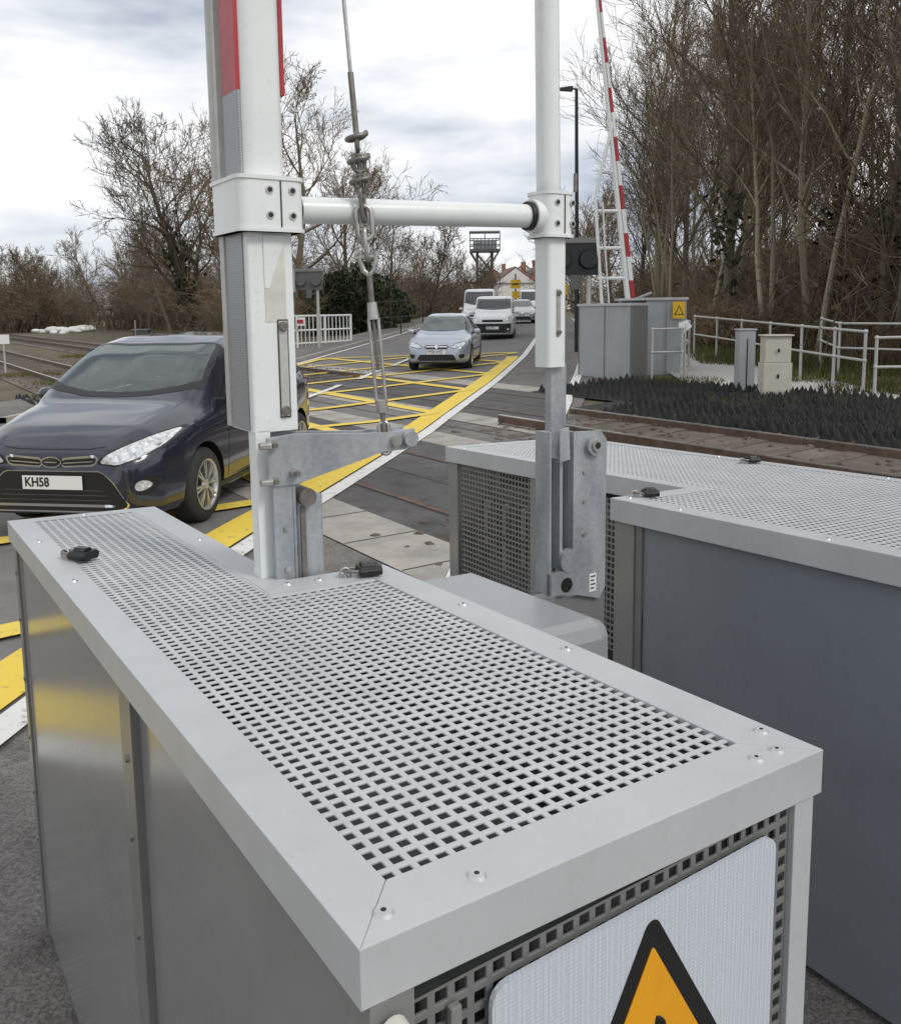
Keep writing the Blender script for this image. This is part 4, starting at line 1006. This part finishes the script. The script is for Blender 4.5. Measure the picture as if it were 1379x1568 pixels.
def wigwag(name,x,y,zt_,w,h,m='lamp_post_black'):
    b=B(); z0=gz(x,y)
    b.cyl((x+w*.3,y,z0-.05),(x+w*.3,y,zt_),.06,.06,12,'galv_rail')
    b.box(x-w/2,x+w/2,y-.1,y-.05,zt_-h*.72,zt_-h*.1,m)
    for dx in(-w*.27,w*.27):
        b.cyl((x+dx,y-.1,zt_-h*.42),(x+dx,y-.22,zt_-h*.42),h*.2,h*.17,16,m)
        b.cyl((x+dx,y-.05,zt_-h*.42),(x+dx,y+.3,zt_-h*.42),h*.22,h*.22,16,m,False)
    b.box(x-w*.1,x+w*.1,y-.16,y-.1,zt_-h,zt_-h*.72,'mesh_dark')
    b.box(x-w*.55,x+w*.5,y-.14,y-.1,zt_-h*.1,zt_-h*.0,'cab_edge')
    b.box(x-w*.55,x-w*.47,y-.3,y+.1,zt_-h*.8,zt_,'cab_far')
    b.build(name)
wigwag('crossing_warning_light',2.98,20.9,3.5,1.15,1.2)
wigwag('crossing_warning_light',-5.55,35,3.55,1.1,1.15,'mesh_dark')
b=B(); x,y=4.1,28; z=gz(x,y)
b.cyl((x,y,z-.1),(x-.02,y,z+1.4),.09,.085,12,'lamp_post_black'); b.cyl((x-.02,y,z+1.4),(x-.08,y,8.6),.07,.05,12,'lamp_post_black')
b.path([(x-.08,y,8.56),(x-.15,y,8.6),(x-.3,y,8.6)],.03,8,'lamp_post_black'); b.hexa([Vector(v) for v in[(x-.62,y-.12,8.56),(x-.2,y-.12,8.53),(x-.2,y+.12,8.53),(x-.62,y+.12,8.56),(x-.62,y-.1,8.62),(x-.2,y-.12,8.66),(x-.2,y+.12,8.66),(x-.62,y+.1,8.62)]],'lamp_post_black')
b.build('street_lamp')
b=B()
g0=Vector((-6.35,36.5,0)); g1=Vector((-4.45,39.5,0)); gg=gz(-5.5,38)
for k in range(15):
    p=g0.lerp(g1,k/14); r=.06 if k in(0,7,14) else .022
    b.cyl(p+Vector((0,0,gg-.05)),p+Vector((0,0,gg+1.35)),r,r,8,'white_paint')
for z in (.15,.7,1.3): b.cyl(g0+Vector((0,0,gg+z)),g1+Vector((0,0,gg+z)),.04,.04,8,'white_paint')
g2=Vector((-7.4,37.0,0))
for z in (.15,.7,1.3): b.cyl(g0+Vector((0,0,gg+z)),g2+Vector((0,0,gg+z)),.04,.04,8,'white_paint')
for k in range(6): p=g0.lerp(g2,k/5); b.cyl(p+Vector((0,0,gg-.05)),p+Vector((0,0,gg+1.35)),.022,.022,8,'white_paint')
b.box(-6.35,-6.0,36.3,36.34,gg+.9,gg+1.25,'plate_white'); b.box(-6.3,-6.05,36.28,36.3,gg+1.0,gg+1.15,'red_paint')
b.build('pedestrian_gate')
fence('post_fence',[(-3.6+1.1*k,44+1.2*k) for k in range(3)],1.8,(1.7,.9),.03,'lamp_post_black')
b=B()
for k in range(28):
    x=-34+random.gauss(0,1.5); y=78+random.gauss(0,1); r=random.uniform(.25,.6)
    b.ball((x,y,gz(x,y)+random.uniform(0,.35)),r,'tarp_white',1.4,1,.6,8,5,Matrix.Rotation(random.random()*3,3,'Z'))
b.build('rubble_bags')
b=B()
b.box(-21,-20,58,58.5,gz(-20,58)-.1,gz(-20,58)+.45,'mesh_dark'); b.box(-21.05,-19.95,57.95,58.55,gz(-20,58)+.45,gz(-20,58)+.5,'cab_far'); b.cyl((-20.8,58,gz(-20,58)),(-20.8,58,gz(-20,58)+1.1),.05,.05,8,'galv_rail'); b.build('trackside_cabinet')
b=B(); x,y=-14.3,28.; z=gz(x,y)
b.cyl((x,y,z),(x,y,z+1.1),.03,.03,8,'galv_rail'); b.box(x-.2,x+.2,y-.03,y,z+.95,z+1.25,'plate_white'); b.build('trackside_sign')
b=B(); x0,y0=4.9,120.; zt_=9.6; zg=1.2
L4=[(-1.1,-1.1),(1.1,-1.1),(1.1,1.1),(-1.1,1.1)]
for dx,dy in L4: b.cyl((x0+dx,y0+dy,zg),(x0+dx*.85,y0+dy*.85,zt_),.14,.12,6,'mesh_dark')
for lv in (2,4.5,7): 
    for i in range(4):
        a=L4[i];c=L4[(i+1)%4]
        b.cyl((x0+a[0],y0+a[1],lv),(x0+c[0],y0+c[1],lv),.08,.08,6,'mesh_dark'); b.cyl((x0+a[0],y0+a[1],lv),(x0+c[0],y0+c[1],lv+2.4),.07,.07,6,'mesh_dark'); b.cyl((x0+c[0],y0+c[1],lv),(x0+a[0],y0+a[1],lv+2.4),.07,.07,6,'mesh_dark')
for dx,dy in L4: b.cyl((x0+dx*.85,y0+dy*.85,zt_-1.6),(x0+dx*1.7,y0+dy*1.35,zt_),.09,.09,6,'mesh_dark')
b.box(x0-2,x0+2,y0-1.6,y0+1.6,zt_,zt_+.35,'mesh_dark')
b.box(x0-1.5,x0+1.5,y0-1.1,y0+1.1,zt_+.36,zt_+1.5,'cab_far')
b.box(x0-2.05,x0+2.05,y0-1.65,y0+1.65,zt_+2.6,zt_+2.72,'cab_far')
for z in(.9,1.7): b.path([(x0-2,y0-1.6,zt_+z),(x0+2,y0-1.6,zt_+z),(x0+2,y0+1.6,zt_+z),(x0-2,y0+1.6,zt_+z)],.07,6,'mesh_dark',True)
for k in range(9): b.cyl((x0-2+.5*k,y0-1.6,zt_),(x0-2+.5*k,y0-1.6,zt_+(2.6 if k%4==0 else 1.7)),.06,.06,6,'mesh_dark')
b.build('observation_tower')
def house(x,y,w,d,h,rh,wall,rot=0):
    b=B(); b.box(-w/2,w/2,0,d,-1,h,wall)
    b.prism([(-w/2-.25,-.25,h),(w/2+.25,-.25,h),(0,-.25,h+rh)],(0,d+.5,0),'roof_tile'); b.prism([(-w/2,-.28,h),(w/2,-.28,h),(0,-.28,h+rh-.3)],(0,.1,0),wall)
    for dx in(-w*.25,w*.25):
        for z in(1.0,3.4):
            if z+1.3<h: b.box(dx-.55,dx+.55,-.03,.02,z,z+1.2,'plate_white'); b.box(dx-.47,dx-.03,-.05,-.03,z+.08,z+1.12,'glass_dark'); b.box(dx+.03,dx+.47,-.05,-.03,z+.08,z+1.12,'glass_dark')
    b.box(-.5,.5,-.05,.0,0,2.1,'trim_black'); b.box(w*.3,w*.3+.7,d/2,d/2+.6,h,h+rh+.9,'brick')
    b.build('brick_house' if wall=='brick' else 'rendered_house',loc=(x,y,1.3),rot=rot)
house(10.2,135,6,9,4.6,2.5,'render_white',.1); house(15.5,142,7,9,5.2,2.6,'brick',.1); house(7.5,150,6,9,5.2,2.4,'brick',0); house(14.5,170,7,9,6.5,2.8,'render_white',0)
b=B(); x,y=4.7,62; z=gz(x,y)
b.cyl((x,y,z),(x,y,z+3.2),.05,.05,8,'lamp_post_black'); b.box(x-.35,x+.35,y-.06,y-.03,z+2.2,z+2.8,'sign_yellow'); b.box(x-.25,x+.25,y-.07,y-.06,z+2.45,z+2.55,'ink'); b.box(x-.25,x+.25,y-.06,y-.03,z+1.5,z+2.0,'sign_yellow'); b.build('road_sign')
b=B(); x,y=5.2,40.; z=gz(x,y)
b.cyl((x,y,z),(x,y,z+2.2),.04,.04,8,'lamp_post_black'); b.box(x-.2,x+.2,y-.06,y-.03,z+1.7,z+2.2,'sign_yellow'); b.build('road_sign')

# ------------------------------------------------------------ trees
def tree_mesh(name,seed,H,trunk_r,spread,levels=4,mats=('bark','twig_brown'),first=.25,ivy=0,ivz=.5,nb=(16,8,6,3),up=.5,straight=.06,rmin=.009,ang0=1.0):
    R=random.Random(seed); V=[];F=[];Mi=[];rec=[]
    def tube(pts,rs,seg,mi):
        o=len(V); n=len(pts)
        for i,p in enumerate(pts):
            d=(pts[min(i+1,n-1)]-pts[max(0,i-1)]).normalized(); a=d.orthogonal().normalized(); c=d.cross(a)
            for k in range(seg):
                t=2*math.pi*k/seg; V.append(tuple(p+rs[i]*(math.cos(t)*a+math.sin(t)*c)))
        for i in range(n-1):
            for k in range(seg): k2=(k+1)%seg; F.append((o+i*seg+k,o+i*seg+k2,o+(i+1)*seg+k2,o+(i+1)*seg+k)); Mi.append(mi)
    def grow(p,d,L,r,lv):
        ns=[9,5,3,2,2][lv]; seg=[8,5,3,3,3][lv]; pts=[p.copy()]; rs=[r]; dirs=[d.copy()]
        for i in range(ns):
            j=[straight,.16,.22,.25,.25][lv]
            d=(d+Vector((R.gauss(0,j),R.gauss(0,j),R.gauss(0,j)+(.06 if lv else .02)))).normalized()
            p=p+d*L/ns; pts.append(p.copy()); rs.append(max(rmin*.8,r*(1-.85*(i+1)/ns))); dirs.append(d.copy())
        tube(pts,rs,seg,0 if lv<2 else 1)
        if lv==0: rec.extend(pts*3)
        if lv==1: rec.extend(pts[:2])
        if lv+1>=levels: return
        n=nb[lv]
        for k in range(n):
            t=(first+(1-first)*(k+R.random())/n) if lv==0 else (.15+.85*(k+R.random())/n)
            f=min(t,.999)*ns; i=int(f); q=pts[i].lerp(pts[i+1],f-i); dd=dirs[i]
            az=R.uniform(0,2*math.pi); o=dd.orthogonal().normalized(); o=Matrix.Rotation(az,3,dd)@o
            ang=R.uniform(.45,.95) if lv else R.uniform(.55,1.05)*(1.15-.5*t)*ang0
            nd=(dd*math.cos(ang)+o*math.sin(ang)+Vector((0,0,up*.3))).normalized()
            if lv==0: ln=spread*(1.15-.7*abs(t-.4))*R.uniform(.75,1.15)*(1.2-t*.6)
            else: ln=L*R.uniform(.35,.62)*(1.1-.4*t)
            grow(q,nd,ln,max(rmin,rs[i]*R.uniform(.35,.6)),lv+1)
    grow(Vector((0,0,-.2)),Vector((R.gauss(0,.04),R.gauss(0,.04),1)).normalized(),H,trunk_r,0)
    if ivy:
        rec=[p for p in rec if p.z<ivz*H]
        for k in range(ivy):
            c=R.choice(rec)+Vector((R.gauss(0,.2),R.gauss(0,.2),R.gauss(0,.4))); o=len(V); s=R.uniform(.04,.09)
            n=Vector((R.gauss(0,1),R.gauss(0,1),R.gauss(0,1))).normalized(); u=n.orthogonal()*s; w=n.cross(u)
            V.extend([tuple(c-u-w),tuple(c+u-w),tuple(c+u*.6+w),tuple(c-u*.6+w)]); F.append((o,o+1,o+2,o+3)); Mi.append(2)
    me=bpy.data.meshes.new(name); me.from_pydata(V,[],F)
    for m in (*mats,'leaf_ivy'): me.materials.append(MATS[m])
    me.polygons.foreach_set('material_index',Mi); me.update(); return me
def brush_mesh(name,seed,W,H,n,mats,leaves=0,leaf='leaf_dry',leafs=.05,tw=1.0):
    R=random.Random(seed);V=[];F=[];Mi=[]
    def stick(p,q,r,mi):
        r*=tw
        o=len(V); d=(q-p).normalized(); a=d.orthogonal().normalized(); c=d.cross(a)
        for P_,rr in((p,r),(q,r*.5)):
            for k in range(3): t=2.094*k; V.append(tuple(P_+rr*(math.cos(t)*a+math.sin(t)*c)))
        for k in range(3): k2=(k+1)%3; F.append((o+k,o+k2,o+3+k2,o+3+k)); Mi.append(mi)
    for i in range(n):
        p=Vector((R.gauss(0,W*.3),R.gauss(0,W*.3),-.05)); d=Vector((R.gauss(0,.35),R.gauss(0,.35),1)).normalized(); h=H*R.uniform(.35,1)*(1-min(.5,(p.length/W)**2*.5)); mi=R.choice([0,0,1])
        r=R.uniform(.008,.016)
        for s in range(3):
            q=p+d*h/3; stick(p,q,r*(1-.25*s),mi)
            for b_ in range(3):
                dd=(d+Vector((R.gauss(0,.7),R.gauss(0,.7),R.gauss(0,.4)))).normalized(); l=h*R.uniform(.15,.35); q2=q+dd*l; stick(q,q2,r*.6,mi)
                stick(q2,q2+(dd+Vector((R.gauss(0,.6),R.gauss(0,.6),R.gauss(0,.5)))).normalized()*l*.7,r*.45,mi)
            p=q; d=(d+Vector((R.gauss(0,.3),R.gauss(0,.3),-.05))).normalized()
    for i in range(leaves):
        a=R.uniform(0,6.28); rr=math.sqrt(R.random())*W*.55; z=H*R.random()**.9*(1-.6*(rr/(W*.55))**2)
        lump=.85+.3*math.sin(a*3+z*2)
        c=Vector((math.cos(a)*rr*lump,math.sin(a)*rr*lump,z)); s=R.uniform(.5,1.3)*leafs; nn=Vector((R.gauss(0,1),R.gauss(0,1),R.gauss(0,1))).normalized(); u=nn.orthogonal()*s; w=nn.cross(u); o=len(V)
        V.extend([tuple(c-u-w),tuple(c+u-w),tuple(c+u*.5+w),tuple(c-u*.5+w)]); F.append((o,o+1,o+2,o+3)); Mi.append(2)
    me=bpy.data.meshes.new(name); me.from_pydata(V,[],F)
    for m in (*mats,leaf): me.materials.append(MATS[m])
    me.polygons.foreach_set('material_index',Mi); me.update(); return me
def grass_mesh(name,seed,W,n,H):
    R=random.Random(seed);V=[];F=[];Mi=[]
    for i in range(n):
        a=R.uniform(0,6.28); rr=math.sqrt(R.random())*W; p=Vector((rr*math.cos(a),rr*math.sin(a),-.02)); h=H*R.uniform(.4,1); w=Vector((R.gauss(0,1),R.gauss(0,1),0)).normalized()*.012; t=p+Vector((R.gauss(0,.3)*h,R.gauss(0,.3)*h,h))
        o=len(V); V.extend([tuple(p-w),tuple(p+w),tuple(t)]); F.append((o,o+1,o+2)); Mi.append(0 if R.random()<.6 else 1)
    me=bpy.data.meshes.new(name); me.from_pydata(V,[],F)
    for m in ('grass','leaf_dry'): me.materials.append(MATS[m])
    me.polygons.foreach_set('material_index',Mi); me.update(); return me
def inst(name,me,x,y,s=1,rot=None,sz=None):
    o=bpy.data.objects.new(name,me); COL.objects.link(o); o.location=(x,y,gz(x,y)); o.rotation_euler=(0,0,random.uniform(0,6.28) if rot is None else rot); o.scale=(s,s,s*(sz or 1)); return o
wood=[tree_mesh('wood_tree',10+i,17,[.13,.17,.11,.15,.12][i],4.4,4,('bark_light' if i%2==0 else 'bark',['twig_brown','twig_rust','twig_red'][i%3]),first=[.2,.12,.3,.1,.15][i],ivy=[0,250,0,0,0][i],ivz=.3,nb=(29,10,6),up=.9,rmin=.009,straight=[.06,.09,.05,.1,.07][i]) for i in range(5)]
pole_t=[tree_mesh('slim_tree',30+i,14,.085,3.0,4,('bark_light','twig_brown'),first=.33,nb=(18,8,5),up=1.1,rmin=.008,straight=.1) for i in range(3)]
broad=[tree_mesh('broad_tree',40+i,11.5,.24,6.0,5,('bark','twig_brown' if i%2 else 'twig_rust'),first=.14,nb=(16,8,6,3),up=.35,straight=.1,rmin=.013,ang0=1.15) for i in range(3)]
small=[tree_mesh('small_tree',50+i,11,.22,5.5,4,('bark','twig_brown' if i%2 else 'twig_rust'),first=.1,nb=(16,9,6),up=.4,straight=.1,rmin=.024,ang0=1.1) for i in range(3)]
ivyt=tree_mesh('ivy_tree',60,11.5,.28,6.4,5,('bark','twig_brown'),first=.12,ivy=1100,ivz=.5,nb=(20,9,6,4),up=.3,straight=.09,rmin=.014,ang0=1.15)
scrub=[brush_mesh('scrub',70+i,4.5,3.6,150,('twig_brown','twig_rust'),250,'leaf_dry',tw=1.4) for i in range(3)]
bram=[brush_mesh('bramble',80+i,3.2,1.5,180,('twig_rust','twig_brown'),400,'leaf_dry',.035) for i in range(2)]
ever=[brush_mesh('evergreen',90+i,4.5,4.0,60,('twig_brown','twig_brown'),5000,'leaf_dark',.08) for i in range(2)]
grs=grass_mesh('grass_tuft_mesh',5,1.2,700,.22)
R=random.Random(3)
def edge_x(y): return float(np.interp(y,[8,16,24,30,40,60,90,130],[16,12,9.5,9.0,9.6,12.2,15,19]))
for row,(off,n) in enumerate(((1.0,11),(3.3,13),(6.5,13),(11,11))):
    for k in range(n):
        y=11+(62-11)*((k+R.random())/n)**1.15+row*1.5; x=edge_x(y)+off+R.uniform(-1,1.3)
        inst('woodland_tree',wood[R.randrange(5)],x,y,R.uniform(.8,1.12))
for k in range(13):
    y=13+30*((k+R.random())/13); x=edge_x(y)+R.uniform(-.6,.6); inst('birch_tree',pole_t[R.randrange(3)],x,y,R.uniform(.8,1.1))
for k in range(44):
    y=12+60*R.random()**1.3; x=edge_x(y)+R.uniform(1.2,12); inst('scrub_bush',scrub[R.randrange(3)],x,y,R.uniform(.9,1.6))
for k in range(26):
    y=12+30*R.random(); x=edge_x(y)+R.uniform(-1.2,2.0); inst('bramble_bush',bram[R.randrange(2)],x,y,R.uniform(.6,1.1))
for k in range(3):
    y=22+45*R.random(); x=edge_x(y)+R.uniform(6,12); inst('evergreen_bush',ever[R.randrange(2)],x,y,R.uniform(.7,1.2))
for k in range(22):
    y=12.5+14*R.random(); x=7.6+R.uniform(.2,2.5)+max(0,(15-y))*1.2; inst('grass_tuft',grs,x,y,R.uniform(.7,1.3))
for x,y in ((5.4,14.7),(6.2,14.6),(4.8,18.2),(7.3,22),(7.4,18),(-13,27),(-11,29),(-12,33),(-16,38),(-10.5,24),(-9.6,33),(-9.2,36),(-8.4,41)): inst('grass_tuft',grs,x,y,.8)
for x,y,s in ((11.5,75,.85),(13,90,.95),(15,105,1.0),(17,120,.95),(20,110,1.1),(4,98,.5),(7,112,.5),(12.5,112,.5),(14,125,.5)): inst('bare_tree',small[R.randrange(3)],x,y,s)
inst('bare_tree',ivyt,-15.6,55,1.05,2.2)
for x,y,s in ((-8.6,47,1.02),(-12,53,.9),(-5.5,62,.85),(-4.2,58,.62),(-7.5,66,.95),(-15,62,1.05)): inst('bare_tree',broad[R.randrange(3)],x,y,s)
for x,y,s in ((-1.6,66,.62),(-21,66,.75),(-2.5,78,.6),(.2,84,.55),(2.0,96,.5),(-24,70,.6),(-18,72,.8)): inst('bare_tree',small[R.randrange(3)],x,y,s)
for k in range(28):
    t=k/27; x=-68+50*t+R.uniform(-2,2); y=108-36*t+R.uniform(-3,6)
    inst('bare_tree',small[R.randrange(3)],x,y,R.uniform(.5,.8))
for k in range(40):
    t=R.random(); x=-75+68*t+R.uniform(-2,2); y=112-54*t+R.uniform(-2,8); inst('scrub_bush',scrub[R.randrange(3)],x,y,R.uniform(1.0,1.6))
for k in range(28):
    t=R.random(); x=-9.5+12*t; y=46+55*t+R.uniform(-2,2); inst('scrub_bush',scrub[R.randrange(3)],x-1.5,y,R.uniform(.7,1.2))
for x,y,s in ((-6.4,50,.9),(-5.2,53,1.05),(-8.2,51,.8),(-14,58,.6),(-3.8,60,.6)): inst('evergreen_bush',ever[R.randrange(2)],x,y,s)
for k in range(24):
    a=-1.0+1.7*k/23; d=R.uniform(150,200); inst('bare_tree',small[R.randrange(3)],d*math.sin(a),d*math.cos(a),R.uniform(.75,1.1))
for k in range(32):
    a=-1.0+1.7*k/31; d=R.uniform(140,180); inst('scrub_bush',scrub[R.randrange(3)],d*math.sin(a),d*math.cos(a),R.uniform(1.6,2.6))

# ------------------------------------------------------------ sky / light
w=bpy.data.worlds.new("World"); scene.world=w; w.use_nodes=True; nt=w.node_tree
bg=nt.nodes['Background']
sky=nt.nodes.new('ShaderNodeTexSky'); sky.sky_type='NISHITA'; sky.sun_disc=False; sky.sun_elevation=math.radians(43); sky.sun_rotation=math.radians(126)
tc=nt.nodes.new('ShaderNodeTexCoord'); mp=nt.nodes.new('ShaderNodeMapping'); mp.inputs['Scale'].default_value=(1,1,3.6); mp.inputs['Location'].default_value=(.35,.1,.2)
nz=nt.nodes.new('ShaderNodeTexNoise'); nz.inputs['Scale'].default_value=2.3; nz.inputs['Detail'].default_value=5; nz.inputs['Roughness'].default_value=.55
r=nt.nodes.new('ShaderNodeValToRGB'); r.color_ramp.elements[0].position=.37; r.color_ramp.elements[0].color=(.50,.56,.66,1); r.color_ramp.elements[1].position=.55; r.color_ramp.elements[1].color=(1.1,1.1,1.11,1)
e=r.color_ramp.elements.new(.455); e.color=(.80,.84,.90,1)
nt.links.new(tc.outputs['Generated'],mp.inputs[0]); nt.links.new(mp.outputs[0],nz.inputs['Vector']); nt.links.new(nz.outputs['Fac'],r.inputs[0])
sc_=nt.nodes.new('ShaderNodeVectorMath'); sc_.operation='SCALE'; sc_.inputs['Scale'].default_value=.09; nt.links.new(sky.outputs[0],sc_.inputs[0])
mx=nt.nodes.new('ShaderNodeMix'); mx.data_type='RGBA'; mx.inputs[0].default_value=.92
nt.links.new(sc_.outputs[0],mx.inputs[6]); nt.links.new(r.outputs[0],mx.inputs[7]); nt.links.new(mx.outputs[2],bg.inputs['Color']); bg.inputs['Strength'].default_value=1.0
sl_=bpy.data.lights.new('sun','SUN'); sl_.energy=1.4; sl_.angle=math.radians(14); sl_.color=(1,.96,.9)
so=bpy.data.objects.new('sun',sl_); COL.objects.link(so)
dirv=Vector((.62,-.45,.72)).normalized(); so.rotation_euler=dirv.to_track_quat('Z','Y').to_euler()

# ------------------------------------------------------------ camera
f=1330.0; p=math.atan((650-475)/f); r_=math.radians(.7)
Fw=Vector((0,math.cos(p),-math.sin(p)));U0=Vector((0,math.sin(p),math.cos(p)));R0=Vector((1,0,0))
Rv=math.cos(r_)*R0-math.sin(r_)*U0; Uv=math.sin(r_)*R0+math.cos(r_)*U0
cam=bpy.data.cameras.new('camera'); co=bpy.data.objects.new('camera',cam); COL.objects.link(co)
M=Matrix((( Rv.x,Uv.x,-Fw.x,0),(Rv.y,Uv.y,-Fw.y,0),(Rv.z,Uv.z,-Fw.z,1.85),(0,0,0,1))); co.matrix_world=M
cam.sensor_fit='VERTICAL'; cam.sensor_height=24; cam.lens=24*f/1568; cam.shift_y=-134/1568; cam.clip_start=.05; cam.clip_end=6000
scene.camera=co
scene.view_settings.view_transform='Standard'; scene.view_settings.look='None'; scene.view_settings.exposure=0
